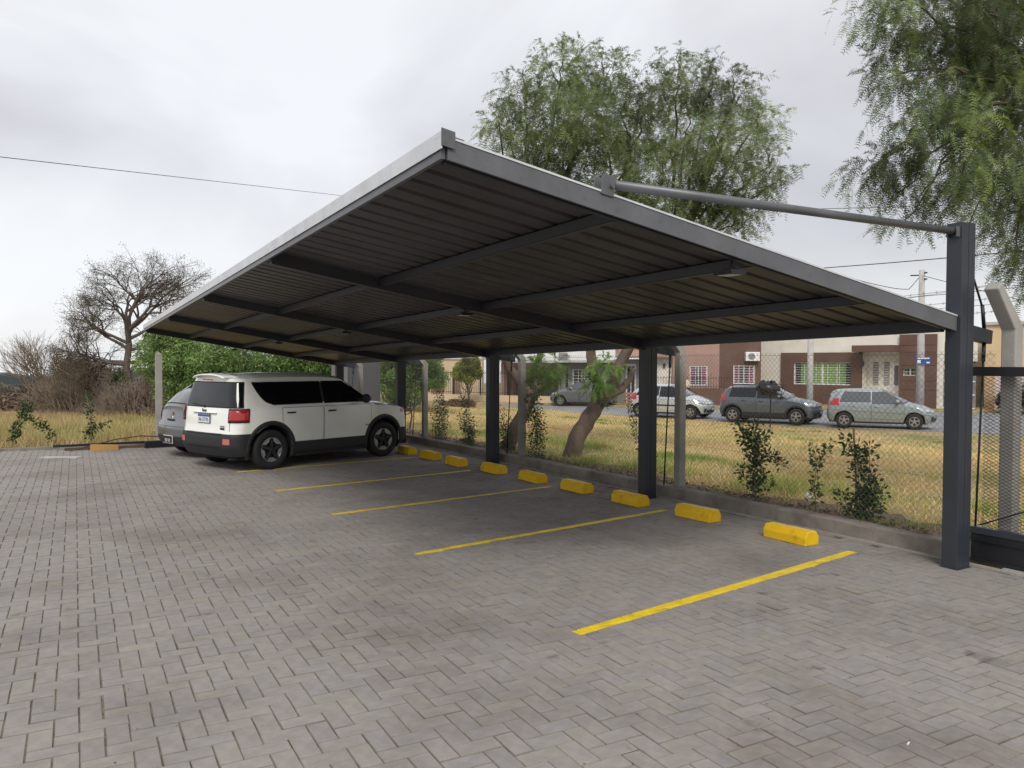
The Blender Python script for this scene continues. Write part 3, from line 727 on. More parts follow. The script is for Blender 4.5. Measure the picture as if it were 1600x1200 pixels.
        mb.tube([p+Vector((0, -sg*.02, -.02)), p+Vector((-.01, sg*.10, .0))], .018, 8, 1)
        q = p+Vector((-.02, sg*.17, .04)); mb.tube([q+Vector((-.055, 0, 0)), q+Vector((-.05, 0, 0)), q+Vector((0, 0, 0)), q+Vector((.05, -sg*.01, -.005)), q+Vector((.075, -sg*.015, -.01))], [.058, .085, .088, .062, .02], 12, 0)
        mb.build('mirror', [T if S.get('dark_mirror') else P, T], root, smooth=True)
        # wheels
        yo = W - S.get('tw', .20)/2 - .012
        for k, a in enumerate(c.ax):
            wheel(root, a, sg*yo, c.Rw, S.get('tw', .20), S['rimstyle'], sg, steer=(S.get('steer', 0) if k else 0), side_out=sg)
    # windscreen and rear glass
    ws = S['screen']; gm = M[S.get('screenmat', 'cglass_l')]
    mb = MB(); top_patch(c, mb, ws[0]-.02, ws[1]+.02, lambda t: .93, .003, 12, 14); mb.build('window_surround', M['seam'], root, smooth=True)
    mb = MB(); top_patch(c, mb, ws[0], ws[1], lambda t: .90-.02*t, .007, 12, 14); mb.build('windscreen', gm, root, smooth=True)
    for f0, f1 in ((-.75, -.05), (.02, .7)):
        a = Vector(c.topp(ws[1]+.0, f0, .022)); b_ = Vector(c.topp(ws[1]-.06, f1, .026)); mb = MB(); mb.tube([a, b_], .009, 5); mb.build('wiper', T, root)
    if S.get('hood_gap'):
        mb = MB(); h0, h1 = S['hood_gap']; rows = []
        for i in range(9):
            x = h0+(h1-h0)*i/8; rows.append([c.topp(x, f_, .0025) for f_ in (.80, .815)])
        grid(mb, rows); rows = [[(p[0], -p[1], p[2]) for p in r] for r in rows]; grid(mb, rows); mb.build('bonnet_gap', M['seam'], root)
    S['extra'](c, root, P)
    return root

def lamp_front(c, root, y0, y1, z0, z1, slope=.0, m='clearlens'):
    for sg in (-1, 1):
        o = link('headlight', None, root) if False else None
        mb = MB(); n = 6
        rows = []
        for i in range(n+1):
            z = z0+(z1-z0)*i/n; a, b = y0+slope*(1-i/n)*.0, y1; rows.append([c.wrap(sg*(a+(b-a)*k/16), z+slope*(k/16), .005, 'f') for k in range(17)])
        grid(mb, rows); o = mb.build('headlight', M[m], root, smooth=True)
        yc, zc = (y0+y1)/2-.03, (z0+z1)/2+slope*.4; p = c.front(sg*yc, zc, .006)
        mb = MB(); mb.lathe([(0, .045), (.006, .05), (.008, .035), (.002, .001)], 14); mb.v = [(p[0]+yy, p[1]+xx, p[2]+zz) for (xx, yy, zz) in mb.v]; mb.build('reflector', M['chrome'], o, smooth=True)
def face_common(c, root, gz, lowz, lw=.62, gw=.45, plate=None, bar=True, fog=True):
    mb = MB(); end_patch(c, mb, 'f', np.linspace(gz[0], gz[1], 4), -gw, gw, .005); o = mb.build('grille', M['trim'], root, smooth=True)
    if bar:
        mb = MB()
        for z in (gz[0]+.35*(gz[1]-gz[0]), gz[0]+.8*(gz[1]-gz[0])): end_patch(c, mb, 'f', [z-.008, z+.008], -gw*.95, gw*.95, .013)
        mb.build('grille_bar', M['chrome'], o, smooth=True)
    mb = MB(); end_patch(c, mb, 'f', np.linspace(lowz[0], lowz[1], 4), -lw, lw, .005); mb.build('lower_intake', M['trim'], root, smooth=True)
    if fog:
        for sg in (-1, 1):
            mb = MB(); end_patch(c, mb, 'f', np.linspace(lowz[0]+.02, lowz[1]+.05, 4), sg*(lw+.03), sg*(lw+.15), .006, 5); o = mb.build('fog_lamp_recess', M['trim'], root, smooth=True)
    if plate:
        p = c.front(0, lowz[1]+.05, .012); plate_obj(root, p, math.pi/2, plate, .38, .12)

# --- white boxy crossover
def x_white(c, root, P):
    T = M['trim']
    mb = MB(); top_patch(c, mb, -1.965, -1.76, .9, .0, 3, 12)
    mb.v = [(x-.02*(1 if x < -1.86 else 0), y, z+.004) for x, y, z in mb.v]; o = mb.build('roof_spoiler', P, root, smooth=True); so = o.modifiers.new('t', 'SOLIDIFY'); so.thickness = .022; so.offset = -1
    mb = MB(); mb.box((-1.955, 0, 1.548), (.012, .30, .018)); mb.build('brake_light', M['redlens'], root)
    for off, m, g_ in ((.003, M['seam'], .018), (.007, M['cglass'], 0)):      # tailgate glass
        mb = MB(); wrap_patch(c, mb, 'r', np.linspace(1.095-g_, 1.50+g_, 8), lambda z: -(c.ulen(z, 'r', -.07))-g_, lambda z: c.ulen(z, 'r', -.07)+g_, off, 40); mb.build('rear_window' if not g_ else 'window_surround', m, root, smooth=True)
    mb = MB(); p, q = Vector(c.rear(.02, 1.10, .02)), Vector(c.rear(.42, 1.13, .02)); mb.tube([p, q], .010, 6); mb.tube([p+Vector((-.0, 0, 0)), p+Vector((.03, 0, -.02))], .022, 8); mb.build('rear_wiper', T, root)
    # tailgate panel gap and number plate recess
    mb = MB()
    for y in (-.705, .705): end_patch(c, mb, 'r', np.linspace(.66, 1.06, 6), y-.004, y+.004, .0025, 1)
    end_patch(c, mb, 'r', [.652, .660], -.705, .705, .0025, 12); mb.build('tailgate_gap', M['seam'], root)
    mb = MB(); end_patch(c, mb, 'r', [.972, .985, .995], -.36, .36, .0035, 12); mb.build('handle_recess', M['seam'], root)
    p = c.rear(.0, .985, .012); mb = MB(); mb.box((p[0], 0, .990), (.03, .74, .014)); mb.build('plate_light_bar', P, root, bevel=.004)
    p = c.rear(0, .885, .010); plate_obj(root, p, -math.pi/2, 'AA 177 PL', .36, .14)
    me = text_mesh('Jeep', .085, M['seam'], .004); t = link('badge_lettering', me, root); p = c.rear(.02, 1.025, .004); t.location = p; t.rotation_euler = (math.pi/2, 0, -math.pi/2)
    me = text_mesh('RENEGADE', .03, M['seam'], .002); t = link('badge_lettering', me, root); p = c.rear(-.52, .765, .004); t.location = p; t.rotation_euler = (math.pi/2, 0, -math.pi/2)
    mb = MB(); p = c.rear(-.52, .728, .004); mb.box(p, (.004, .13, .036)); mb.build('badge', M['seam'], root)
    for sg in (-1, 1):
        me = text_mesh('RENEGADE', .042, M['seam'], .002); t = link('badge_lettering', me, root); p = c.side(.90, .655, .006, sg); t.location = p; t.rotation_euler = (math.pi/2, 0, 0 if sg < 0 else math.pi)
        # square tail lamp wrapping round the corner
        U = lambda z, fw: sg*c.ulen(z, 'r', fw)
        mb = MB(); wrap_patch(c, mb, 'r', np.linspace(.835, 1.07, 8), lambda z: sg*.675, lambda z: U(z, .045), .012, 24); bz = mb.build('lamp_bezel', T, root, smooth=True); bz.modifiers.new('t', 'SOLIDIFY').thickness = .012
        mb = MB(); wrap_patch(c, mb, 'r', np.linspace(.862, 1.043, 8), lambda z: sg*.71, lambda z: U(z, .02), .024, 24); lz = mb.build('tail_lamp', M['redlens'], root, smooth=True); lz.modifiers.new('t', 'SOLIDIFY').thickness = .012
        for a1, a2 in (((.70, .875), (.84, 1.045)), ((.70, 1.045), (.84, .875))):
            mb = MB(); mb.bar(c.rear(sg*a1[0], a1[1], .034), c.rear(sg*a2[0], a2[1], .034), .012, .016); mb.build('lamp_cross', M['pinklens'], lz)
        mb = MB(); wrap_patch(c, mb, 'r', np.linspace(.47, .565, 4), sg*.60, sg*.75, .020, 8); mb.build('reflector', M['pinklens'], root, smooth=True)
        mb = MB(); side_patch(c, mb, np.linspace(1.14, 1.50, 5), lambda z: -.24, lambda z: -.11, .0045, 4, sg); mb.build('pillar_trim', M['trim'], root, smooth=True)
    arc = lambda z, k: c.ax[k]-(1 if k == 0 else -1)*math.sqrt(max(0, (c.Ra+.045)**2-(z-c.Rw)**2))
    mb = MB(); wrap_patch(c, mb, 'r', list(np.linspace(.26, .60, 9))+[.63, .645], lambda z: -c.uat(arc(z, 0), z, 'r'), lambda z: c.uat(arc(z, 0), z, 'r'), .015, 70); mb.build('rear_bumper', T, root, smooth=True)
    mb = MB(); end_patch(c, mb, 'r', [.628, .652], -.55, .55, .03, 12); end_patch(c, mb, 'r', [.40, .42], -.5, .5, .026, 8); mb.build('bumper_lip', M['seam'], root, smooth=True)
    mb = MB(); wrap_patch(c, mb, 'f', np.linspace(.26, .56, 8), lambda z: -c.uat(arc(z, 1), z, 'f'), lambda z: c.uat(arc(z, 1), z, 'f'), .015, 70); mb.build('front_bumper', T, root, smooth=True)
    mb = MB(); end_patch(c, mb, 'f', np.linspace(.78, .95, 4), -.55, .55, .006); mb.build('grille', T, root, smooth=True)
    for sg in (-1, 1):
        mb = MB(); mb.lathe([(0, .001), (.02, .06), (.0, .095)], 18); p = c.front(sg*.66, .87, 0); mb.v = [(p[0]+yy, p[1]+xx, p[2]+zz) for xx, yy, zz in mb.v]; mb.build('headlight', M['clearlens'], root, smooth=True)
        mb = MB(); side_patch(c, mb, np.linspace(.86, .93, 3), lambda z: c.xf(z)-.33, lambda z: c.xf(z)-.24, .010, 4, sg); mb.build('side_marker', M['pinklens'], root, smooth=True)
    # fuel flap
    mb = MB(); side_patch(c, mb, np.linspace(.90, 1.06, 4), lambda z: -1.40, lambda z: -1.23, .003, 4, -1); o = mb.build('fuel_flap', P, root, smooth=True)
S_white = dict(gexp=.42, L=4.24, W=1.81, WB=2.57, Rw=.345, Ra=.425, Rc=.19, br=.07, bf=.15, boxy=True, sill=.30, paint='p_white', clad=True, rimstyle='dark', steer=R(-7), tw=.215, dark_mirror=True, dark_handle=True,
    xr=[(.2, -1.93), (.3, -2.00), (.42, -2.06), (.60, -2.06), (.66, -2.03), (.95, -2.015), (1.07, -2.00), (1.20, -1.975), (1.52, -1.89), (1.62, -1.86)],
    xf=[(.2, 2.0), (.3, 2.06), (.5, 2.10), (.8, 2.08), (.95, 2.04), (1.02, 1.98), (1.2, 1.6), (1.6, 1.2)],
    top=[(-2.1, 1.60), (-1.9, 1.625), (-1.5, 1.655), (-.9, 1.67), (-.2, 1.665), (.20, 1.645), (.40, 1.61), (.62, 1.48), (.85, 1.30), (1.08, 1.125), (1.16, 1.105), (1.5, 1.085), (1.8, 1.05), (1.95, 1.01), (2.05, .95), (2.1, .90)],
    w=[(.2, .84), (.3, .872), (.5, .89), (.75, .902), (1.0, .895), (1.08, .880), (1.3, .815), (1.58, .725), (1.7, .69)],
    dlo_x=(-1.6, .9), dlo_z=(1.09, 1.5),
    glass=[(-1.22, -1.58, -.20, -.20, 1.125, 1.50), (-.145, -.145, .92, .33, 1.12, 1.50)],
    doors=[(-1.06, -.20), (-.17, .95)], mirror=(.74, 1.13), screen=(.42, 1.06), screenmat='cglass', hood_gap=(1.2, 1.95), extra=x_white)
def place_by_wheel(S, p, ang):      # contact point of the rear wheel on the right-hand side -> car origin
    a = R(ang); W = S['W']/2-.02; lx, ly = -S['WB']/2, -W
    return (p[0]-(lx*math.cos(a)-ly*math.sin(a)), p[1]-(lx*math.sin(a)+ly*math.cos(a)))
build_car('parked_car', S_white, place_by_wheel(S_white, (3.45, 13.95), 20.5), R(20.5), 'white boxy crossover with black lower trim parked under the carport')

def x_hatch_rear(c, root, P):
    for off, m, g_ in ((.003, M['seam'], .015), (.007, M['cglass_l'], 0)):
        mb = MB(); top_patch(c, mb, c.S['rg'][0]-g_, c.S['rg'][1]+g_, .86, off, 8, 12); mb.build('rear_window' if not g_ else 'window_surround', m, root, smooth=True)
    for sg in (-1, 1):
        mb = MB(); wrap_patch(c, mb, 'r', np.linspace(*c.S.get('tl', (.78, 1.02)), 6), lambda z: sg*(.60+.08*(z-.78)/.24), lambda z: sg*c.ulen(z, 'r', .06-.10*(z-.78)), .010, 20); mb.build('tail_lamp', M['redlens'], root, smooth=True)
    mb = MB()
    for y in (-.54, .54): end_patch(c, mb, 'r', np.linspace(.62, .95, 4), y-.004, y+.004, .002, 1)
    end_patch(c, mb, 'r', [.61, .618], -.54, .54, .002, 8); mb.build('tailgate_gap', M['seam'], root)
def x_peugeot(c, root, P):
    x_hatch_rear(c, root, P)
    mb = MB(); end_patch(c, mb, 'r', np.linspace(.24, .42, 5), -.70, .70, .012, 16); mb.build('lower_bumper', M['trim'], root, smooth=True)
    p = c.rear(0, .36, .02); plate_obj(root, p, -math.pi/2, 'KJD 362', .36, .13, True)
    # chrome rearing-lion style emblem built from a bent outline
    x0, _, z0 = c.rear(0, .83, .010)
    pts = [(-.05, -.055), (-.03, -.055), (-.02, -.02), (.0, -.03), (.015, -.055), (.035, -.055), (.02, -.02), (.03, .01), (.06, .0), (.062, .015), (.03, .03), (.06, .04), (.058, .055), (.02, .045), (-.005, .062), (-.035, .05), (-.03, .03), (-.045, .0)]
    mb = MB(); mb.prism([(-a, z0+b) for a, b in pts], x0-.004, x0+.004, axis='x'); mb.build('emblem', M['chrome'], root)
    mb = MB(); mb.box((c.rear(0, .735, .012)[0], 0, .735), (.02, .26, .03)); mb.build('boot_handle', M['seam'], root)
S_peu = dict(L=4.03, W=1.72, WB=2.54, Rw=.305, Ra=.365, Rc=.24, br=.13, bf=.28, sill=.25, paint='p_grey', rimstyle='alloy', tw=.185,
    xr=[(.2, -1.90), (.35, -1.99), (.55, -2.01), (.66, -1.99), (.70, -1.95), (.95, -1.90), (1.05, -1.86), (1.2, -1.80)],
    xf=[(.2, 1.88), (.35, 1.98), (.55, 2.02), (.7, 1.98), (.8, 1.9), (1.0, 1.5)],
    top=[(-1.9, 1.00), (-1.86, 1.04), (-1.62, 1.25), (-1.38, 1.405), (-1.0, 1.455), (-.4, 1.475), (.1, 1.44), (.6, 1.22), (1.0, 1.02), (1.4, .93), (1.7, .84), (1.9, .74), (2.0, .65)],
    w=[(.2, .80), (.4, .845), (.65, .86), (.85, .85), (.95, .83), (1.2, .74), (1.45, .62)],
    dlo_x=(-1.4, .8), dlo_z=(.95, 1.34), glass=[(-1.30, -1.15, -.28, -.28, .99, 1.33), (-.22, -.22, .80, .18, .96, 1.33)],
    doors=[(-1.05, -.27), (-.24, .85)], mirror=(.62, .99), screen=(.14, .98), rg=(-1.84, -1.40), tl=(.70, .94), extra=x_peugeot)
build_car('parked_car', S_peu, place_by_wheel(S_peu, (3.10, 16.10), 17), R(17), 'grey hatchback mostly hidden behind the white car, tail showing at the left')

def x_palio(c, root, P):
    x_hatch_rear(c, root, P)
    lamp_front(c, root, .42, .92, .60, .72, .10); face_common(c, root, (.62, .68), (.30, .44), lw=.52, gw=.34)
S_palio = dict(L=3.88, W=1.67, WB=2.42, Rw=.30, Ra=.355, Rc=.24, br=.14, bf=.30, sill=.24, paint='p_lgrey', rimstyle='alloy', tw=.185, glassmat='cglass_l', dark_mirror=False,
    xr=[(.2, -1.78), (.35, -1.86), (.55, -1.88), (.7, -1.85), (1.0, -1.80), (1.1, -1.77), (1.45, -1.55)],
    xf=[(.2, 1.88), (.35, 1.98), (.55, 2.0), (.7, 1.93), (.8, 1.8), (1.0, 1.4)],
    top=[(-1.77, 1.22), (-1.66, 1.36), (-1.52, 1.45), (-1.2, 1.485), (-.6, 1.51), (-.1, 1.50), (.15, 1.46), (.55, 1.27), (1.05, 1.02), (1.2, .97), (1.5, .90), (1.75, .80), (1.9, .70), (2.0, .62)],
    w=[(.2, .78), (.4, .82), (.65, .835), (.85, .825), (.97, .80), (1.2, .72), (1.5, .60)],
    dlo_x=(-1.4, .8), dlo_z=(.95, 1.38), glass=[(-1.36, -1.20, -.30, -.30, 1.00, 1.37), (-.23, -.23, .86, .28, .96, 1.37)],
    doors=[(-1.02, -.28), (-.25, .86)], mirror=(.66, 1.0), screen=(.18, 1.03), rg=(-1.75, -1.56), tl=(.86, 1.12), rub=False, extra=x_palio)
build_car('parked_car', S_palio, place_by_wheel(S_palio, (26.6, 19.9), -55), R(-55), 'grey-green small hatchback parked on the street, rightmost of the street cars', 'cars parked on the street beyond the fence', STREET_Z+.015)

def x_duster(c, root, P):
    x_hatch_rear(c, root, P); T = M['trim']
    lamp_front(c, root, .44, .90, .72, .84, .05); face_common(c, root, (.72, .82), (.30, .46), lw=.5, gw=.40, plate='AC 904 KR', bar=True)
    mb = MB(); end_patch(c, mb, 'f', np.linspace(.24, .50, 5), -.80, .80, .003, 20); mb.build('lower_bumper', T, root, smooth=True)
    mb = MB(); end_patch(c, mb, 'f', [.25, .30], -.5, .5, .02, 8); mb.build('skid_plate', M['rim'], root, smooth=True)
    x0, _, z0 = c.front(0, .78, .018)
    mb = MB(); o_ = [(0, .065), (.045, 0), (0, -.065), (-.045, 0)]; i_ = [(a*.5, b*.5) for a, b in o_]
    vs = [(x0+.008, a, z0+b) for a, b in o_+i_]; mb.add(vs, [(k, (k+1) % 4, 4+(k+1) % 4, 4+k) for k in range(4)]); o = mb.build('emblem', M['chrome'], root); o.modifiers.new('t', 'SOLIDIFY').thickness = .01
    for sg in (-1, 1):
        mb = MB(); a, b = Vector(c.topp(-1.35, sg*.84, .07)), Vector(c.topp(.1, sg*.84, .07)); mb.tube([a+Vector((-.1, 0, -.06)), a, b, b+Vector((.1, 0, -.06))], .018, 6); mb.build('roof_rail', T, root, smooth=True)
S_dus = dict(L=4.07, W=1.73, WB=2.59, Rw=.325, Ra=.39, Rc=.20, br=.12, bf=.24, sill=.29, paint='p_dgrey', clad=True, rimstyle='alloy', tw=.20, glassmat='cglass', boxy=False,
    xr=[(.2, -1.88), (.35, -1.96), (.6, -1.99), (.75, -1.96), (1.1, -1.92), (1.5, -1.65)],
    xf=[(.2, 1.98), (.35, 2.06), (.6, 2.08), (.8, 2.02), (.9, 1.93), (1.05, 1.6)],
    top=[(-1.90, 1.20), (-1.78, 1.36), (-1.60, 1.50), (-1.3, 1.545), (-.6, 1.57), (0, 1.555), (.2, 1.52), (.6, 1.31), (1.05, 1.07), (1.2, 1.04), (1.6, .98), (1.85, .91), (1.98, .84), (2.08, .74)],
    w=[(.2, .80), (.4, .85), (.7, .865), (.95, .855), (1.03, .84), (1.3, .75), (1.6, .65)],
    dlo_x=(-1.4, .8), dlo_z=(1.03, 1.44), glass=[(-1.45, -1.35, -.34, -.34, 1.07, 1.43), (-.27, -.27, .84, .28, 1.04, 1.43)],
    doors=[(-1.02, -.32), (-.29, .88)], mirror=(.68, 1.08), screen=(.22, 1.03), rg=(-1.86, -1.64), tl=(.90, 1.15), extra=x_duster)
build_car('parked_car', S_dus, place_by_wheel(S_dus, (24.95, 24.05), -65), R(-65), 'dark slate crossover with roof rails and black cladding parked on the street', 'cars parked on the street beyond the fence', STREET_Z+.015)

def x_c3(c, root, P):
    x_hatch_rear(c, root, P)
    lamp_front(c, root, .38, .90, .66, .80, .08); face_common(c, root, (.60, .68), (.28, .42), lw=.44, gw=.42, plate='HPL 518')
    x0, _, z0 = c.front(0, .73, .012)
    mb = MB()
    for dz in (.0, .035):
        for sg in (-1, 1): mb.bar((x0, 0, z0+dz+.02), (x0-.004, sg*.06, z0+dz-.015), .012, .014)
    mb.build('emblem', M['chrome'], root)
S_c3 = dict(L=3.85, W=1.67, WB=2.46, Rw=.30, Ra=.36, Rc=.26, br=.16, bf=.32, sill=.25, paint='p_silver', rimstyle='alloy', tw=.185, rub=True, dark_mirror=True,
    xr=[(.2, -1.78), (.35, -1.86), (.6, -1.88), (.9, -1.84), (1.1, -1.78), (1.45, -1.5)],
    xf=[(.2, 1.86), (.35, 1.94), (.55, 1.97), (.7, 1.92), (.85, 1.78), (1.0, 1.55)],
    top=[(-1.80, 1.10), (-1.66, 1.28), (-1.42, 1.42), (-1.0, 1.50), (-.4, 1.53), (.1, 1.50), (.4, 1.41), (.8, 1.20), (1.15, 1.03), (1.35, .97), (1.6, .88), (1.8, .78), (1.92, .68), (1.97, .6)],
    w=[(.2, .78), (.4, .82), (.65, .835), (.85, .83), (.95, .81), (1.2, .72), (1.5, .58)],
    dlo_x=(-1.4, .8), dlo_z=(.95, 1.38), glass=[(-1.42, -1.05, -.30, -.30, 1.00, 1.40), (-.24, -.24, .98, .30, .96, 1.40)],
    doors=[(-1.02, -.28), (-.25, .88)], mirror=(.74, 1.0), screen=(.22, 1.14), rg=(-1.76, -1.46), tl=(.8, 1.1), extra=x_c3)
def by_front(S, p, ang):
    a = R(ang); W = S['W']/2-.02; lx, ly = S['WB']/2, -W
    return (p[0]-(lx*math.cos(a)-ly*math.sin(a)), p[1]-(lx*math.sin(a)+ly*math.cos(a)))
build_car('parked_car', S_c3, by_front(S_c3, (24.6, 26.2), -66), R(-66), 'rounded silver hatchback parked on the street behind the second fence post', 'cars parked on the street beyond the fence', STREET_Z+.015)
S_far = dict(S_palio); S_far['paint'] = 'p_grey'; S_far['WB'] = 2.50; S_far['L'] = 4.0; S_far['rub'] = False
a_ = R(134); W_ = .82
fx, fy = 25.5-(1.25*math.cos(a_)-W_*math.sin(a_)), 37.7-(1.25*math.sin(a_)+W_*math.cos(a_))
build_car('parked_car', S_far, (fx, fy), a_, 'small grey car on the far side of the street, seen between the two trunks', 'cars parked on the street beyond the fence', STREET_Z+.015)
# ------------------------------------------------------------------ fences and gate
fence = empty('chain_link_fence', (7.6, 3.95, 0)); tag(fence, 'long chain link fence with cranked concrete posts behind the wheel stops', 'fence')
FO = Vector((7.6, 3.95, 0))
def fb(mb, name, m, **k):
    mb.v = [tuple(Vector(p)-FO) for p in mb.v]; return mb.build(name, m, fence, **k)
FP = [(7.62, 3.95, 2.22), (7.6, 8.29, 2.06), (7.6, 12.48, 1.96), (7.6, 16.75, 1.85), (7.6, 21.0, 1.80)]
for k, (x, y, h) in enumerate(FP):
    w = .13 if k == 0 else .115
    mb = MB(); zb = -.05
    prof = [(x-w/2, zb), (x+w/2, zb), (x+w/2, h-.02), (x+w/2-.36, h+.36), (x+w/2-.43, h+.30), (x-w/2, h-.06)]
    mb.prism(prof, y-w/2, y+w/2); fb(mb, 'concrete_post', M['concrete'], bevel=.012)
FY0, FY1, FZ0, FZ1 = 4.05, 21.0, .16, 1.98
def fz(y): return FZ1 - .018*(y-4)
mb = MB(); p = .066; x = 7.54      # diamond mesh: two families of straight wires
r_ = .0016
def fil(mb, a, b, r=r_):
    a, b = Vector(a), Vector(b); d = (b-a).normalized(); u = Vector((1, 0, 0)); v = d.cross(u)
    vs = [e + (u*math.cos(t) + v*math.sin(t))*r for e in (a, b) for t in (0, 2.094, 4.189)]
    mb.add(vs, [(0,1,4,3), (1,2,5,4), (2,0,3,5)])
H_ = FZ1-FZ0
k = FY0-H_
while k < FY1:
    for s in (1, -1):
        ya, yb = (k, k+H_) if s > 0 else (k+H_, k); za, zb = FZ0, FZ1
        pts = []
        a, b = Vector((x, ya, za)), Vector((x, yb, zb))
        t0, t1 = 0, 1
        for (lim, sgn) in ((FY0, 1), (FY1, -1)):
            fa, fb_ = (a.y-lim)*sgn, (b.y-lim)*sgn
            if fa < 0 and fb_ < 0: t0 = 2
            elif fa < 0: t0 = max(t0, fa/(fa-fb_))
            elif fb_ < 0: t1 = min(t1, fa/(fa-fb_))
        if t0 < t1: fil(mb, a.lerp(b, t0), a.lerp(b, t1))
    k += p
o = fb(mb, 'wire_mesh', M['wire']); o['kind'] = 'stuff'
for z in (.18, .75, 1.35, 1.95):
    mb = MB(); mb.tube([(7.545, y, z+.02*math.sin(y)*.3) for y in np.linspace(FY0, FY1, 9)], .0022, 4); fb(mb, 'line_wire', M['wire'])
for q, (dx, dz) in enumerate(((-.08, .12), (-.19, .23), (-.30, .33))):
    mb = MB(); pts = [(7.6+dx, y, h+dz-.03*0) for (_, y, h) in FP]; mb.tube(pts, .0025, 4)
    y = FP[0][1]
    while y < FP[-1][1]:
        y += .13; i = max(j for j in range(len(FP)-1) if FP[j][1] <= y+1e-6) if y < FP[-1][1] else len(FP)-2
        t = (y-FP[i][1])/(FP[i+1][1]-FP[i][1]); z = FP[i][2]+(FP[i+1][2]-FP[i][2])*t+dz
        mb.bar((7.6+dx-.012, y, z-.012), (7.6+dx+.012, y, z+.012), .002, .002); mb.bar((7.6+dx-.012, y, z+.012), (7.6+dx+.012, y+.01, z-.012), .002, .002)
    o = fb(mb, 'barbed_wire', M['wire']); o['kind'] = 'stuff'

gate = empty('sliding_gate', (7.5, 0, 0)); tag(gate, 'black framed sliding gate of expanded metal with solid bottom panel at the right edge', 'gate')
GX, GA, GB = 7.50, .2, 4.215
def gb(mb, name, m, **k):
    mb.v = [tuple(Vector(p)-Vector((7.5, 0, 0))) for p in mb.v]; return mb.build(name, m, gate, **k)
mb = MB(); mb.bb((GX-.03, GA, 1.745), (GX+.03, GB, 1.83)); gb(mb, 'top_rail', M['darkmetal'], bevel=.003)
mb = MB(); mb.bb((GX-.03, GA, .285), (GX+.03, GB, .345)); gb(mb, 'middle_rail', M['steel'], bevel=.003)
mb = MB(); mb.bb((GX-.02, GA, .235), (GX+.012, GB, .284)); mb.bb((GX-.034, GA, .222), (GX-.02, GB, .236)); gb(mb, 'middle_rail', M['darkmetal'])
mb = MB(); mb.bb((GX-.012, GA, .055), (GX-.004, GB, .225)); gb(mb, 'bottom_panel', M['darkmetal'])
mb = MB(); mb.bb((GX-.03, GA, .03), (GX+.03, GB, .055)); gb(mb, 'bottom_rail', M['darkmetal'])
mb = MB(); mb.bb((GX-.03, GB-.06, .345), (GX+.03, GB, 1.745)); gb(mb, 'side_stile', M['darkmetal']) if False else None
mb = MB(); mb.bar((GX+.012, GB-.06, .36), (GX+.012, GA+1.0, 1.74), .012, .02, roll=Vector((1, 0, 0))); gb(mb, 'diagonal_brace', M['darkmetal'])
mb = MB(); py_, pz_ = .060, .016; nz_ = int((1.745-.345)/pz_)
for j in range(nz_):
    z0 = .345+j*pz_; y = GA
    off = (py_/2 if j % 2 else 0)
    y = GA+off
    while y < GB-.06:
        c = (GX+.005, y, z0); a = (GX+.005, y-py_/2, z0+pz_); b = (GX+.005, y+py_/2, z0+pz_)
        for q in (a, b):
            if q[1] < GB-.06:
                A_, B_ = Vector(c), Vector(q); mb.add([A_+Vector((0,0,-.0022)), A_+Vector((.003,0,.0022)), B_+Vector((.003,0,.0022)), B_+Vector((0,0,-.0022))], [(0,1,2,3)])
        y += py_
o = gb(mb, 'expanded_mesh', M['darkmetal']); o['kind'] = 'stuff'

# far boundary posts and the dark panel box behind the cars
mb = MB(); mb.prism([(2.33, -.05), (2.47, -.05), (2.47, 2.03), (2.33, 2.03)], 20.08, 20.22); mb.add([(2.33, 20.08, 2.03), (2.47, 20.08, 2.03), (2.47, 20.22, 2.03), (2.33, 20.22, 2.03), (2.40, 20.15, 2.09)], [(0,1,4),(1,2,4),(2,3,4),(3,0,4)])
o = mb.build('concrete_post', M['concrete'], bevel=.004); tag(o, 'straight grey concrete post standing at the far edge of the yard left of the cars', 'post')
o.data.transform(Matrix.Translation((-2.4, -20.15, 0))); o.location = (2.4, 20.15, 0)
bx = empty('meter_cabin', (8.24, 24, 0)); tag(bx, 'dark grey flat panel cabin behind the front of the white car', 'cabin')
mb = MB(); mb.bb((.03, 0, 0), (1.10, .04, 1.95)); mb.build('front_panel', M['boxwall'], bx)
mb = MB(); mb.bb((0, 0, 0), (.028, 1.5, 1.95)); mb.build('side_panel', M['boxwall2'], bx)
mb = MB(); mb.bb((1.06, .042, 0), (1.10, 1.5, 1.95)); mb.build('side_panel', M['boxwall'], bx)
mb = MB(); mb.bb((-.03, -.03, 1.952), (1.13, 1.53, 1.99)); mb.build('roof', M['boxwall'], bx)

# metal stock lying along the far edge
def stock(name, label, cat, pts, r, m, n=6, box=None):
    c = Vector(pts[0]); mb = MB()
    if box: mb.bar(pts[0], pts[-1], box[0], box[1])
    else: mb.tube(pts, r, n)
    mb.v = [tuple(Vector(p)-c) for p in mb.v]; o = mb.build(name, M[m]); o.location = c; tag(o, label, cat); return o
stock('steel_bar', 'long rusty rod bowed upwards over the other bars at the yard edge', 'bar', [(.55, 18.75, .02), (.95, 18.85, .10), (1.4, 18.95, .20), (1.9, 19.0, .25), (2.4, 19.02, .20), (2.75, 19.0, .10)], .014, 'rust')
stock('steel_tube', 'thin dark tube lying furthest back in the pile of bars', 'tube', [(.25, 19.25, .08), (2.9, 19.15, .10)], .02, 'darkmetal', box=(.05, .05))
stock('steel_tube', 'dark square tube lying in front of the pile beneath the yellow block', 'tube', [(.45, 19.0, .03), (2.3, 18.9, .04)], .02, 'rust', box=(.05, .05))
stock('steel_profile', 'thick black channel beside the foot of the concrete post', 'bar', [(1.95, 18.75, .075), (3.0, 18.9, .075)], .05, 'darkmetal', box=(.12, .15))
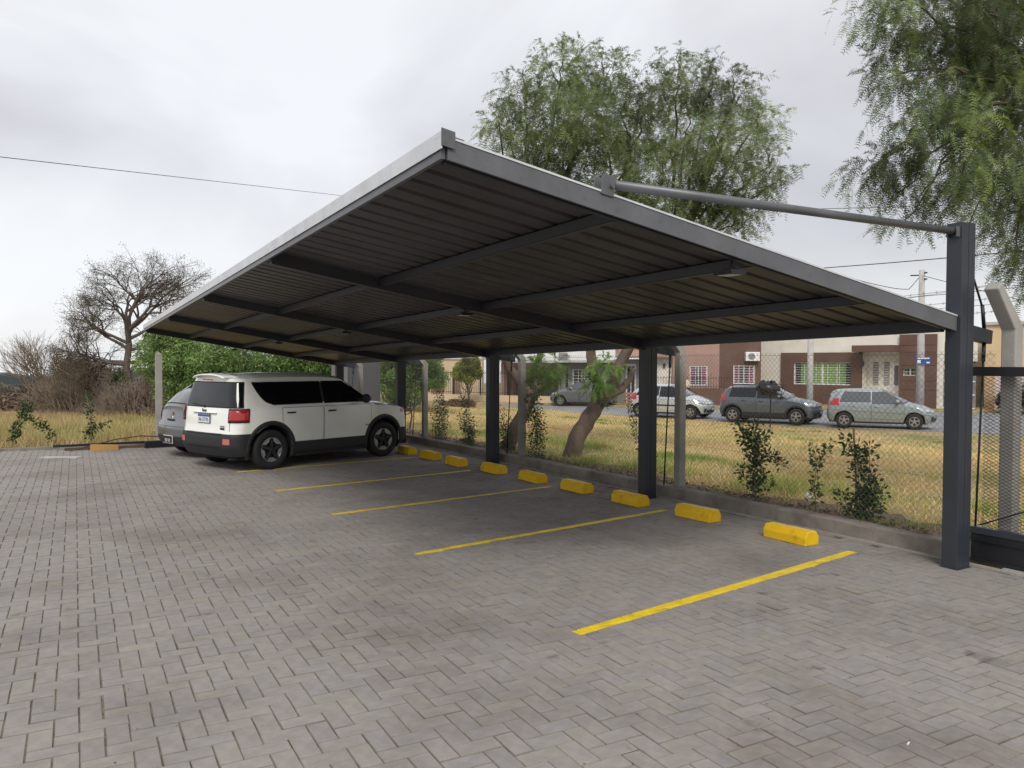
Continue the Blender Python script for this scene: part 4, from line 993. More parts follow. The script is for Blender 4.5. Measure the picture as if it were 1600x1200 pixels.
mb = MB(); mb.prism([(-.26, 0), (.26, 0), (.255, .10), (-.25, .13)], -.07, .07); o = mb.build('timber_block', mat('yellowish_timber', (.50, .30, .09), .8, c2=(.42, .25, .08), scale=5)); o.location = (1.17, 18.72, .0); o.rotation_euler = (0, 0, R(4)); tag(o, 'short yellow block lying in front of the metal bars', 'block')

# ------------------------------------------------------------------ vegetation
def unit(v): return v/np.maximum(np.linalg.norm(v, axis=-1, keepdims=True), 1e-9)
def leafy(lobes, n_str, L=(.3, .8), frond=.12, nl=7, lw=.007, step=.05, droop=1.1, colors=None, seed=1, outw=1.0, cut=None, fill=.55):
    """Hanging branchlets with pinnate fronds through a set of lobes. Returns triangle soup and tints."""
    g = np.random.default_rng(seed); lob = np.array(lobes); w = lob[:, 3]**2.2; w /= w.sum()
    idx = g.choice(len(lob), n_str, p=w); c = lob[idx, :3]; r = lob[idx, 3:4]
    d = unit(g.normal(size=(n_str, 3))); rad = g.random((n_str, 1))**fill
    P0 = c + d*r*rad*np.array([1, 1, .85]); dirs = unit(d*outw + np.array([0, 0, -.15]) + g.normal(size=(n_str, 3))*.4)
    Ln = g.uniform(L[0], L[1], n_str)*np.clip(r[:, 0]/.5, .5, 1.15)
    shade = g.normal(0, 1, n_str)*.10; lobesh = g.normal(0, .24, len(lob))[idx]
    K = int(L[1]/step); fr_p, fr_d, fr_s = [], [], []
    p = P0.copy(); dd = dirs.copy()
    for k in range(K):
        alive = (k*step) < Ln
        for sgn in (1, -1):
            side = unit(np.cross(dd, g.normal(size=(n_str, 3)))); fd = unit(dd*.75 + side*sgn*.85 + np.array([0, 0, -.35])); 
            a = alive & (g.random(n_str) < .85)
            fr_p.append(p[a]); fr_d.append(fd[a]); fr_s.append((shade+lobesh)[a])
        p = p + dd*step; dd = unit(dd + np.array([0, 0, -1])*droop*step*3 + g.normal(size=(n_str, 3))*.08)
    P = np.concatenate(fr_p); D_ = np.concatenate(fr_d); S = np.concatenate(fr_s); n = len(P)
    side = unit(np.cross(D_, g.normal(size=(n, 3))*.6+np.array([0, 0, 1.])))
    flen = frond*g.uniform(.7, 1.2, n); T = []
    for q in range(nl):
        t = (q+.6)/nl; base = P + D_*(flen*t)[:, None] + np.array([0, 0, -1])*(flen*t*t*.35)[:, None]
        for sgn in (1, -1):
            ld = unit(D_*.55 + side*sgn + g.normal(size=(n, 3))*.18); ll = flen*.34*(1-.35*abs(t-.45))
            wv = unit(np.cross(ld, np.cross(D_, side)))*lw
            T.append(np.stack([base-wv*.6, base+ld*ll[:, None]*1.0, base+wv], 1) if True else None)
    V = np.concatenate(T); sh = np.tile(S, nl*2)
    cl = np.array(colors); ci = g.choice(len(cl), n); tc_ = np.tile(cl[ci], (nl*2, 1))*(1+sh[:, None])
    tc_ *= g.uniform(.85, 1.15, (len(tc_), 1))
    return V, np.clip(tc_, .005, 1)
def blobs(lobes, n, size=(.05, .10), colors=None, seed=1, fill=.5):
    g = np.random.default_rng(seed); lob = np.array(lobes); w = lob[:, 3]**2.3; w /= w.sum()
    idx = g.choice(len(lob), n, p=w); r = lob[idx, 3:4]; d = unit(g.normal(size=(n, 3)))
    P = lob[idx, :3] + d*r*(g.random((n, 1))**fill)
    P += .14*np.sin(P[:, [1, 2, 0]]*5.1+1.3)*r
    a = unit(g.normal(size=(n, 3))); b = unit(np.cross(a, g.normal(size=(n, 3)))); s = g.uniform(size[0], size[1], (n, 1))
    V = np.concatenate([np.stack([P-b*s*.35, P+a*s, P+b*s*.35], 1), np.stack([P-b*s*.35, P+b*s*.35, P-a*s], 1)])
    cl = np.array(colors); c = cl[g.choice(len(cl), n)]*(1+g.normal(0, .18, len(lob))[idx][:, None])*(1+.35*np.sin(P[:, :1]*4.3+P[:, 2:]*5)*np.sin(P[:, 2:]*6.1+P[:, 1:2]*3))*g.uniform(.8, 1.2, (n, 1))
    return V, np.clip(np.tile(c, (2, 1)), .005, 1)
PEP = [(.19, .25, .11), (.15, .215, .09), (.24, .30, .12), (.21, .26, .14), (.30, .36, .11)]
def soup(name, V, T, parent, o=(0, 0, 0)):
    V = V - np.array(o, dtype=float); return link(name, tri_mesh(name, V, T, M['leaf']), parent)
def limb(mb, pts, r0, r1, n=8, wob=.02):
    P = [Vector(p) for p in pts]; out, rs = [], []
    for i in range(len(P)-1):
        for k in range(4):
            t = k/4; p = P[i].lerp(P[i+1], t); out.append(p+Vector((random.gauss(0, wob), random.gauss(0, wob), random.gauss(0, wob*.5))) if (i or k) else p)
    out.append(P[-1]); m = len(out)
    rs = [r0+(r1-r0)*(i/(m-1))**.8 for i in range(m)]; mb.tube(out, rs, n)
MID = [(7.38,12.61,6.05,0.52),(7.64,12.48,6.69,0.52),(7.88,12.31,5.94,0.64),(8.19,12.16,7.04,0.64),(8.03,11.42,6.02,0.66),(8.89,11.75,7.1,0.52),(9.55,12.51,6.41,0.81),(8.37,12.01,5.36,0.7),(9.28,11.49,5.94,0.64),(9.3,10.91,6.53,0.56),(10.04,11.07,6.99,0.58),(10.88,11.71,6.35,0.81),(10.54,10.77,6.82,0.52),(10.93,10.53,6.7,0.52),(11.28,10.31,6.18,0.49),(10.21,10.11,5.59,0.77),(11.42,10.2,5.43,0.44),(11.11,10.37,4.96,0.58),(9.48,10.76,5.08,0.73),(9.22,11.49,4.96,0.7),(10.41,10.78,4.85,0.7),(10.91,10.47,4.38,0.49),(11.51,10.14,5.08,0.29),(7.18,12.73,6.17,0.26),(9.02,12.19,4.7,0.72),(7.77,12.35,5.07,0.52),(10.36,11.39,4.47,0.72)]
LOWF = [(8.04,12.21,1.82,0.3),(7.89,12.29,1.59,0.26),(7.79,12.36,1.76,0.21),(8.14,12.15,1.59,0.16)]
LOWB = [(8.74,11.79,1.59,0.24),(8.9,11.7,1.77,0.24),(8.84,11.72,1.42,0.2),(8.99,11.64,1.48,0.17),(8.69,11.81,1.36,0.14),(9.05,11.62,1.83,0.15)]
LEFT = [l for l in MID if l[0] < 9.1]; RIGHT = [l for l in MID if l[0] >= 9.1]
# tree A: leaning trunk right of the third column, forks into two limbs
tA = empty('pepper_tree', (8.57, 12.34, .05)); tag(tA, 'pepper tree whose thick trunk leans right and forks behind the third wheel stops', 'tree', None)
oA = Vector((8.57, 12.34, .05))
mb = MB()
limb(mb, [oA+Vector((-.03, .02, -.15)), (8.66, 12.25, .45), (8.90, 12.10, .95), (9.02, 12.03, 1.22)], .18, .14, 12)
limb(mb, [(9.0, 12.04, 1.15), (8.93, 12.08, 1.6), (8.87, 12.10, 2.1), (8.95, 12.0, 3.2), (9.2, 11.7, 4.6), (9.3, 11.5, 5.9)], .13, .05, 9)
limb(mb, [(9.0, 12.0, 1.15), (9.25, 11.87, 1.5), (9.42, 11.75, 2.05), (9.9, 11.4, 3.3), (10.4, 11.0, 4.6), (10.9, 10.8, 6.0)], .15, .05, 9)
limb(mb, [(9.15, 11.92, 1.25), (9.42, 11.76, 1.42), (9.55, 11.66, 1.75)], .10, .05, 8)
tips = []
for l in RIGHT:
    c = Vector(l[:3]); a = Vector((10.0, 11.3, 3.6)).lerp(c, .35) if c.x > 9.8 else Vector((9.1, 11.8, 3.9)).lerp(c, .35)
    limb(mb, [a, a.lerp(c, .5)+Vector((0, 0, .12)), c, c+Vector((random.uniform(-.3, .3), random.uniform(-.3, .3), l[3]*.7))], .032, .007, 5, .03)
    for q in range(5): limb(mb, [c-Vector((0, 0, l[3]*.3)), c+Vector((random.gauss(0, .4), random.gauss(0, .4), random.uniform(-.1, .4)))*l[3]*1.05], .009, .003, 4, .02)
mb.v = [tuple(Vector(p)-oA) for p in mb.v]; mb.build('trunk', M['bark'], tA, smooth=True)
V, T = leafy(RIGHT, 2300, L=(.10, .32), colors=PEP, seed=3, frond=.15, nl=5, lw=.0085, step=.06, droop=.45, outw=.8); soup('crown', V, T, tA, oA)
V, T = leafy(LOWB, 55, L=(.15, .40), colors=[(.17, .30, .05), (.22, .36, .06), (.14, .25, .05)], seed=5, frond=.14, nl=7, lw=.009); soup('sprout', V, T, tA, oA)
# tree B: slimmer trunk behind the third column
tB = empty('pepper_tree', (8.06, 13.87, .05)); tag(tB, 'slimmer pepper tree with a Y fork beside the third steel column', 'tree', None); oB = Vector((8.06, 13.87, .05))
mb = MB(); limb(mb, [oB+Vector((-.02, 0, -.15)), (8.2, 13.75, .55), (8.42, 13.6, 1.0), (8.50, 13.52, 1.25)], .15, .12, 10)
limb(mb, [(8.49, 13.53, 1.2), (8.22, 13.7, 1.55), (8.0, 13.86, 1.95), (7.85, 13.7, 2.8), (7.9, 13.2, 4.2), (7.9, 12.8, 5.6)], .11, .045, 8)
limb(mb, [(8.49, 13.52, 1.2), (8.62, 13.44, 1.6), (8.55, 13.4, 2.0), (8.5, 13.0, 3.5), (8.5, 12.5, 5.0), (8.6, 12.1, 6.3)], .09, .04, 8)
for l in LEFT:
    c = Vector(l[:3]); a = Vector((8.1, 13.0, 3.8)).lerp(c, .35)
    limb(mb, [a, a.lerp(c, .5), c, c+Vector((random.uniform(-.3, .3), 0, l[3]*.7))], .03, .007, 5, .03)
    for q in range(5): limb(mb, [c-Vector((0, 0, l[3]*.3)), c+Vector((random.gauss(0, .4), random.gauss(0, .4), random.uniform(-.1, .4)))*l[3]*1.05], .009, .003, 4, .02)
mb.v = [tuple(Vector(p)-oB) for p in mb.v]; mb.build('trunk', M['bark'], tB, smooth=True)
V, T = leafy(LEFT, 1500, L=(.10, .32), colors=PEP, seed=8, frond=.15, nl=5, lw=.0085, step=.06, droop=.45, outw=.8); soup('crown', V, T, tB, oB)
V, T = leafy(LOWF, 60, L=(.15, .45), colors=[(.15, .27, .05), (.20, .33, .06)], seed=6, frond=.14, nl=7, lw=.009); soup('sprout', V, T, tB, oB)
# big near tree at the right
RT = [(7.71,5.43,5.58,0.31),(7.88,5.32,5.18,0.31),(8.59,5.5,5.88,0.43),(7.78,5.36,4.7,0.27),(7.57,4.9,4.47,0.35),(8.35,5.04,5.31,0.48),(8.95,5.25,4.87,0.5),(8.16,5.12,4.09,0.37),(7.92,5.25,3.88,0.34),(7.69,5.39,3.78,0.27),(7.54,5.47,3.68,0.15),(7.86,5.28,3.48,0.2),(8.27,5.04,3.68,0.34),(8.06,4.59,3.9,0.42),(8.7,4.84,5.45,0.48),(8.76,4.66,4.67,0.47),(8.92,4.67,3.96,0.48),(8.74,4.76,3.48,0.34),(8.33,5.0,3.41,0.24),(8.03,5.17,3.38,0.17),(9.0,4.6,3.21,0.34),(9.71,4.83,5.52,0.58),(9.27,4.47,4.37,0.54),(9.81,4.71,3.65,0.58),(8.96,4.61,2.87,0.15),(9.26,4.43,2.8,0.41),(7.91,5.24,3.17,0.1),(8.52,4.88,3.14,0.12)]
RT += [(10.6, 4.2, 4.2, .8), (10.8, 3.4, 5.4, .9), (11.6, 4.0, 6.4, 1.0), (9.8, 5.2, 6.6, .8), (11.4, 2.4, 3.8, .8), (12.4, 3.2, 5.0, 1.0), (10.9, 5.2, 6.9, .9)]
RT = [(x, y, z+.18, r) for x, y, z, r in RT]
tR = empty('pepper_tree', (11.0, 2.6, 0)); tag(tR, 'large near pepper tree with drooping fronds filling the top right corner', 'tree', None); oR = Vector((11.0, 2.6, 0))
mb = MB(); limb(mb, [(11.0, 2.6, -.3), (11.1, 2.7, 1.2), (11.0, 3.0, 2.6), (10.7, 3.5, 4.0)], .28, .16, 12)
limb(mb, [(10.7, 3.5, 3.9), (10.0, 4.1, 4.6), (9.2, 4.6, 4.75), (8.78, 4.80, 5.10), (8.60, 4.95, 5.6), (8.5, 5.1, 6.2)], .09, .018, 8, .015)
limb(mb, [(8.85, 4.77, 5.02), (8.85, 4.85, 5.35), (8.95, 4.9, 5.7)], .03, .012, 6, .01)
limb(mb, [(10.7, 3.5, 4.0), (10.8, 4.0, 5.5), (10.4, 4.6, 6.6)], .11, .03, 8)
for l in RT[:28]:
    c = Vector(l[:3]); a = Vector((9.3, 4.6, 4.9)).lerp(c, .3); limb(mb, [a, a.lerp(c, .55)+Vector((0, 0, .15)), c], .022, .006, 5, .03)
mb.v = [tuple(Vector(p)-oR) for p in mb.v]; mb.build('trunk', M['bark'], tR, smooth=True)
V, T = leafy(RT, 2900, L=(.22, .62), colors=[(.15, .21, .085), (.12, .17, .07), (.17, .23, .08), (.25, .30, .08), (.13, .175, .085)], seed=4, frond=.15, nl=8, lw=.0052, step=.06, droop=1.5, outw=.9); soup('crown', V, T, tR, oR)

# low leafy trees beyond the far edge
GRN = [(0.169, 0.26, 0.078), (0.221, 0.325, 0.104), (0.13, 0.208, 0.065), (0.273, 0.377, 0.13)]
def leaf_tree(loc, lobes, label, n, colors, seed, size=(.04, .10), group=None, trunk=.12, name='leafy_tree'):
    t = empty(name, loc); tag(t, label, 'tree' if name != 'bush' else 'bush', group); o = Vector(loc); mb = MB()
    limb(mb, [(0, 0, -.2), (0, 0, .6), Vector(lobes[0][:3])-o], trunk, trunk*.4, 7)
    for l in lobes[:6]: limb(mb, [(0, 0, .5), (Vector(l[:3])-o)*.6, Vector(l[:3])-o], trunk*.4, .02, 5, .05)
    mb.build('trunk', M['bark_grey'], t, smooth=True); V, T = blobs(lobes, int(n*1.3), size, colors, seed, .72); soup('crown', V, T, t, o); return t
leaf_tree((5.3, 35.3, -.45), [(4.3,35.8,1.9,1.06),(5.23,35.27,2.1,1.19),(4.99,35.38,0.95,1.06),(4.3,36.1,2.8,0.6),(4.7,35.6,2.5,.8),(5.6,35.2,.8,.9)], 'green leafy tree behind the concrete post at the left', 22000, GRN, 21)
leaf_tree((6.6, 34.5, -.4), [(6.13,34.72,1.5,1.19),(7.27,34.04,1.5,1.19),(6.58,34.43,0.5,1.06),(6.7, 34.5, 2.1, .8)], 'green leafy tree above the roof of the white car, middle of three', 17000, GRN, 22)
leaf_tree((9.0, 33, -.3), [(8.41,33.38,1.6,1.1),(9.54,32.7,1.5,1.06),(8.85,33.09,0.7,1.06),(10.33,32.22,1.3,0.95),(9.4, 32.8, 2.1, .7)], 'paler green leafy tree left of the far steel column', 17000, [(.15, .25, .06), (.19, .31, .09), (.12, .2, .05)], 23)
leaf_tree((12.0, 27.8, 0), [(11.26,28.21,1.77,0.6),(11.77,27.88,1.1,0.65),(12.29,27.59,1.7,0.65),(12.8,27.28,1.3,0.5),(11.45,28.06,0.6,0.5),(12.07,27.69,0.6,0.5),(12.5,27.42,2.1,0.6),(11.6,28,2.3,.6),(10.9,28.4,1.2,.6)], 'light green willowy tree seen between the dark cabin and the fourth steel column', 14000, [(.16, .27, .07), (.22, .33, .10), (.13, .21, .05), (.26, .36, .12)], 27, (.05, .10))
leaf_tree((8.4, 19.4, .05), [(8.02,19.65,1.46,0.27),(8.16,19.55,0.96,0.27),(8.46,19.4,1.63,0.3),(8.89,19.14,1.72,0.27),(8.74,19.22,1.3,0.24),(7.94,19.67,0.62,0.24),(8.3,19.5,1.9,.3),(8.7,19.3,1.95,.25)], 'light green creeper on the fence behind the fourth steel column', 11000, [(.16, .27, .06), (.22, .34, .10), (.12, .2, .05)], 24, (.03, .06), None, .03, 'bush')
leaf_tree((21.8, 41.8, -.5), [(21.42,41.94,1.5,0.53),(21.94,41.64,1.6,0.55),(22.16,41.5,1.25,0.45),(21.19,42.07,1.15,0.4),(21.67,41.78,1.1,0.5),(22.01,41.61,1.8,0.42),(21.6, 41.8, 1.9, .4)], 'round yellow-green street tree in front of the cream house', 8000, [(.24, .25, .05), (.18, .21, .045), (.30, .29, .06), (.13, .16, .04)], 25, (.06, .11), None, .09)
# bare trees
def bare(mb, p, d, L_, r, depth, spread=.55, g=0.0, n=3, ratio=.74, tips=None, kids=(2, 3)):
    steps = 3; pts = [p]; 
    for k in range(steps):
        d = (d + Vector((random.gauss(0, .16), random.gauss(0, .16), random.gauss(0, .10)+g))).normalized(); pts.append(pts[-1]+d*L_/steps)
    mb.tube(pts, [r*(1-.35*k/steps) for k in range(steps+1)], n if depth < 4 else 6, cap=False)
    if tips is not None and depth <= 1: tips.append(pts[-1])
    if depth == 0: return
    for q in range(random.randint(*kids)):
        ax = Vector((random.gauss(0, 1), random.gauss(0, 1), random.gauss(0, .6))).normalized()
        nd = (d + ax*spread*random.uniform(.7, 1.4)).normalized(); f = random.uniform(.5, 1.0) if q else 1.0
        bare(mb, pts[-1] if q < 2 else pts[-2], nd, L_*ratio*random.uniform(.8, 1.15), r*.62*(.9 if q else 1), depth-1, spread, g, n, ratio, tips, kids)
random.seed(21)
t = empty('bare_tree', (3.55, 40.2, -.6)); tag(t, 'big gnarled nearly leafless tree rising at the left behind the thickets', 'tree'); mb = MB(); tips = []
mb.tube([(0, 0, -.2), (.05, 0, 1.2), (-.12, 0, 2.2), (.02, 0, 3.2), (-.1, 0, 4.2)], [.23, .19, .16, .13, .09], 8)
for d, L_, z, dep in (((-1, .2, .05), .95, 1.9, 6), ((-1, -.2, .35), 1.05, 2.4, 6), ((-.8, .1, .7), 1.15, 3.0, 6), ((-.35, .1, 1), 1.2, 3.9, 6), ((.15, -.1, 1), 1.2, 4.1, 6), ((.6, .2, .9), 1.25, 3.6, 6), ((1, -.1, .45), 1.3, 3.0, 6),
    ((-1, .1, .3), 1.0, 3.3, 6), ((1, 0, .6), 1.45, 3.9, 6), ((.8, 0, .9), 1.4, 3.9, 6), ((.9, .1, .1), 1.2, 2.4, 6), ((.3, .5, .8), 1.2, 3.4, 6), ((-.3, -.4, .9), 1.2, 3.2, 6), ((1, .2, .75), 1.4, 3.5, 6), ((-.9, 0, -.05), 1.2, 1.7, 6), ((-1, .1, .2), 1.3, 1.5, 6), ((.9, .1, .15), 1.2, 1.6, 6), ((-1, 0, .12), 1.25, 2.3, 6), ((.7, -.3, .5), 1.1, 2.0, 6)):
    bare(mb, Vector((0, 0, z)), Vector(d).normalized(), L_, .085, dep-1, .72, -.01, 3, .76, tips, (2, 4))
mb.build('trunk', M['bark_grey'], t, smooth=True)
tp = np.array([tuple(q) for q in tips]); g_ = np.random.default_rng(5); sel = tp[g_.integers(0, len(tp), 38000)] + g_.normal(0, .10, (38000, 3))
a = unit(g_.normal(size=(38000, 3))); b = unit(np.cross(a, g_.normal(size=(38000, 3)))); V = np.stack([sel-b*.012, sel+a*.065, sel+b*.012], 1)
soup('sparse_foliage', V, np.array([(.13, .11, .05), (.10, .085, .05), (.16, .14, .06), (.09, .07, .055)])[g_.integers(0, 4, 38000)], t)
random.seed(5)
t = empty('bare_tree', (.55, 42.0, -.7)); tag(t, 'small bare tree with fine upswept twigs at the far left', 'tree'); mb = MB()
mb.tube([(0, 0, -.1), (0, 0, .5), (.0, 0, .9)], [.12, .10, .09], 7)
for k in range(14):
    a = random.uniform(-1.2, .7); bare(mb, Vector((0, 0, .3+.06*k)), Vector((math.sin(a), random.uniform(-.4, .4), math.cos(a)*1.0+.1)).normalized(), 1.1, .045, 4, .40, .06, 3, .76, None, (2, 4))
mb.build('trunk', M['twig'], t, smooth=True)
# brown twig thickets
def thicket(loc, w, h, n, label, m='twig', fol=None, seed=1):
    random.seed(seed); t = empty('thicket', loc); tag(t, label, 'bush'); mb = MB()
    for k in range(n):
        x = random.gauss(0, w*.25); y = random.uniform(-.6, .6); a = x/w*1.3+random.gauss(0, .22); hh = h*random.uniform(.55, 1.05)*(1-.35*min(1, abs(x)/w*2)**2)
        p0 = Vector((x, y, -.05)); d = Vector((math.sin(a), random.gauss(0, .2), math.cos(a))); p1 = p0+d*hh*.5; d2 = (d+Vector((random.gauss(0, .25), random.gauss(0, .2), 0))).normalized(); p2 = p1+d2*hh*.5
        mb.tube([p0, p1, p2], [.014, .010, .004], 3, cap=False)
        for q in range(4):
            s0 = p0.lerp(p1, random.uniform(.4, 1)) if q < 2 else p1.lerp(p2, random.uniform(.1, .8)); dd = (d2+Vector((random.gauss(0, .6), random.gauss(0, .4), random.gauss(0, .3)))).normalized(); mb.tube([s0, s0+dd*hh*random.uniform(.12, .3)], [.007, .003], 3, cap=False)
    o = mb.build('stems', M[m], t)
    if fol:
        V, T = blobs(fol[0], fol[1], fol[3] if len(fol) > 3 else (.04, .08), fol[2], seed+7); soup('foliage', V, T, t, (0, 0, 0))
    return t
thicket((1.9, 41.0, -.6), 3.4, 2.7, 900, 'tall brown twig thicket with a dull green top left of the bare tree', fol=([(-.4, .3, 2.2, .75), (-.9, .3, 1.9, .5), (.3, .3, 2.1, .7), (-1.1, .3, 2.35, .45), (.8,.3,1.9,.6), (.2,.5,1.2,1.0), (-.6,.5,1.0,.9)], 9000, [(0.21, 0.195, 0.075), (0.255, 0.18, 0.105), (0.18, 0.18, 0.06), (0.27, 0.195, 0.135)]), seed=31)
thicket((4.2, 38.3, -.6), 3.2, 1.9, 800, 'grey-purple dry bush in front of the bare tree trunk', fol=([(-.3, .2, .9, .9), (.5, .2, 1.0, .9), (1.0, .2, .6, .7), (-1.0, .2, .6, .6), (0, .3, 1.4, .5)], 9000, [(0.18, 0.143, 0.128), (0.225, 0.18, 0.158), (0.135, 0.112, 0.105), (0.15, 0.15, 0.09)]), seed=32)
thicket((3.0, 40.2, -.6), 1.4, 2.2, 250, 'dark green bush between the two brown thickets', fol=([(0, 0, 1.1, .7), (-.2, 0, .6, .6), (.2, 0, 1.6, .5)], 5000, [(0.098, 0.168, 0.042), (0.07, 0.126, 0.035), (0.126, 0.182, 0.056)]), seed=33)
thicket((5.4, 37.2, -.6), 1.6, 2.2, 400, 'dark tangled bush beside the concrete post', fol=([(0, 0, .9, .7), (.2, 0, 1.4, .55), (-.4, 0, .6, .5)], 4000, [(.06, .05, .045), (.08, .07, .05), (.05, .055, .03)]), seed=34)
V, T = blobs([(x, 62+4*math.sin(x), -.8, 2.1) for x in np.linspace(-22, 6, 22)], 38000, (.12, .25), [(0.176, 0.12, 0.096), (0.224, 0.152, 0.12), (0.144, 0.128, 0.08)], 44); V[:, :, 2] = -1.4+np.abs(V[:, :, 2]+.8)*.85
o = link('brushwood', tri_mesh('brushwood', V, T, M['leaf'])); tag(o, 'low band of reddish brown brush at the back of the field', 'brush', kind='stuff')
mb = MB(); vs = []; n = 60
for i in range(n+1):
    a = R(-60)+R(70)*i/n; h = -4.0+.9*math.sin(i*.7)+.7*math.sin(i*1.9+1)+random.uniform(-.3, .3); x, y = 420*math.sin(a), 420*math.cos(a); vs += [(x, y, -20), (x, y, h), (x*1.05, y*1.05, h+.6), (x*1.06, y*1.06, -20)]
mb.add(vs, [(i*4+q, i*4+4+q, i*4+5+q, i*4+1+q) for i in range(n) for q in range(3)]); o = mb.build('distant_woods', M['haze_tree']); tag(o, kind='structure')

# grasses
def blades(name, n, xr_, yr_, hgt, wid, cols, seed, dens=None, lean=.5, label=None, clump=0):
    g = np.random.default_rng(seed); x = g.uniform(*xr_, n); y = g.uniform(*yr_, n)
    if clump:
        cx = g.uniform(*xr_, clump); cy = g.uniform(*yr_, clump); i = g.integers(0, clump, n); m = g.random(n) < .6
        x = np.where(m, cx[i]+g.normal(0, .16, n), x); y = np.where(m, cy[i]+g.normal(0, .16, n), y)
    keep = dens(x, y, g) if dens else np.ones(n, bool); x, y = x[keep], y[keep]; n = len(x)
    pat = np.sin(x*.9+1.7*np.sin(y*.5))*np.cos(y*.8+1.1*np.sin(x*.6)) + g.normal(0, .35, n)
    z = ground_z(x, y)-.01; h = hgt*g.uniform(.5, 1.25, n)*(1+.25*np.clip(pat, -1, 1)); a = g.uniform(0, 2*math.pi, n); w = wid*g.uniform(.6, 1.3, n)
    P = np.stack([x, y, z], 1); s = np.stack([np.cos(a), np.sin(a), 0*a], 1); l = g.normal(0, lean, (n, 2)); top = P + np.stack([l[:, 0]*h, l[:, 1]*h, h], 1)
    V = np.stack([P-s*w[:, None], P+s*w[:, None], top], 1); C = np.array(cols); nc = len(C)
    k = np.clip(((pat+1.4)/2.8*nc).astype(int)+g.integers(-1, 2, n), 0, nc-1); T = C[k]*g.uniform(.8, 1.2, (n, 1))
    o = link(name, tri_mesh(name, V, T, M['blade'])); return tag(o, label, 'grass', kind='stuff')
blades('dry_grass', 95000, (-9, 14), (20.0, 46), .34, .011, [(.20, .24, .07), (.30, .29, .09), (.44, .36, .16), (.52, .42, .20), (.60, .48, .25), (.34, .24, .12)], 51, lambda x, y, g: ((x < 7.3) | (y > 27)) & (x > -.05*y-1.5) & (g.random(len(x)) < 1.25-(y-20)/45) & ~((x > 2.5) & (y < 22.9)), .45, 'tall straw coloured grass with green patches in the field at the left', 900)
blades('dry_lawn', 190000, (7.9, 25), (2.5, 36), .075, .0085, [(0.384, 0.435, 0.102), (0.64, 0.512, 0.179), (0.794, 0.614, 0.282), (0.85, 0.691, 0.346), (0.819, 0.627, 0.294), (0.666, 0.474, 0.218)], 52, lambda x, y, g: (y > .42*x-1.5) & (g.random(len(x)) < 1.15-(x-7.9)/22), .9, 'short dry matted grass on the verge between fence and street')
blades('green_tufts', 38000, (7.85, 10.6), (3.0, 19), .15, .006, [(0.204, 0.3, 0.06), (0.288, 0.384, 0.084), (0.36, 0.408, 0.108), (0.552, 0.48, 0.18)], 53, lambda x, y, g: (np.sin(y*1.9)+np.sin(x*3+y*.7)+g.normal(0, .6, len(x)) > .35), .4, 'green grass tufts along the soil behind the kerb', 130)
blades('green_tufts', 14000, (16, 26), (14, 36), .10, .012, [(.16, .24, .04), (.22, .30, .06), (.30, .32, .09)], 54, lambda x, y, g: (np.sin(y*.8+x*.4)+np.sin(x*1.1) > .5) & (x < 30.5-.28*y-(y > 20)*0) , .5, 'greener grass patches near the street edge', 90)

# saplings and climbers along the fence
LD = [(.035, .075, .022), (.05, .10, .03), (.028, .055, .018), (.07, .12, .035)]
def sapling(loc, stems, n, label, lsize=.034, seed=1, colors=LD, stake=None, rad=.05, group='young shrubs planted along the fence'):
    g = np.random.default_rng(seed); random.seed(seed); t = empty('young_shrub', loc); tag(t, label, 'shrub', group); mb = MB(); P, Dn = [], []
    for pts, r in stems:
        pp = [Vector(p) for p in pts]; mb.tube(pp, [r*(1-.7*i/(len(pp)-1)) for i in range(len(pp))], 5)
        for i in range(len(pp)-1):
            L_ = (pp[i+1]-pp[i]).length
            if pp[i].z < .10 and i == 0 and len(stems) < 4: st = .35
            else: st = .0
            for _ in range(max(1, int(2.0*n*L_/.3))):
                tt = random.uniform(st, 1); p = pp[i].lerp(pp[i+1], tt); d = Vector((random.gauss(0, 1), random.gauss(0, 1), random.gauss(.2, .7))).normalized(); q = p+d*rad*random.uniform(.1, 1.3); P.append(tuple(q)); Dn.append(tuple(d))
    mb.build('stem', M['twig'], t, smooth=True)
    P, D_ = np.array(P), np.array(Dn); n_ = len(P); s = unit(np.cross(D_, g.normal(size=(n_, 3)))); L_ = 1.25*lsize*g.uniform(.7, 1.4, (n_, 1)); nrm = np.cross(D_, s)
    tip = P+D_*L_*1.0; m1 = P+D_*L_*.5+s*L_*.26; m2 = P+D_*L_*.5-s*L_*.26
    V = np.concatenate([np.stack([P, m1, tip], 1), np.stack([P, tip, m2], 1)]); C = np.array(colors)[g.integers(0, len(colors), n_)]*g.uniform(.75, 1.3, (n_, 1))
    soup('foliage', V, np.tile(C, (2, 1)), t)
    if stake: mb = MB(); mb.tube([stake[0], stake[1]], .012, 6); mb.build('stake', M['wood'], t)
    return t
def G3(*a): return [tuple(p) for p in a]
Yd = lambda dy, z, dx=0: (dx, dy, z)
sapling((7.86, 7.17, .10), [(G3(Yd(0, 0), Yd(.01, .35), Yd(.03, .75), Yd(.05, 1.05)), .014), (G3(Yd(.01, .40), Yd(-.18, .62), Yd(-.32, .58), Yd(-.42, .50)), .007), (G3(Yd(.01, .45), Yd(.16, .72), Yd(.28, .98)), .007), (G3(Yd(0, .18), Yd(.17, .26), Yd(.28, .40)), .006), (G3(Yd(.02, .6), Yd(-.10, .78), Yd(-.16, .93)), .006), (G3(Yd(0, .25), Yd(-.14, .36), Yd(-.2, .2)), .006), (G3(Yd(.03, .75), Yd(.14, .85), Yd(.2, .82)), .005)], 52, 'bushiest sapling, dark green and many branched, right of the second column', seed=61, rad=.07, lsize=.042)
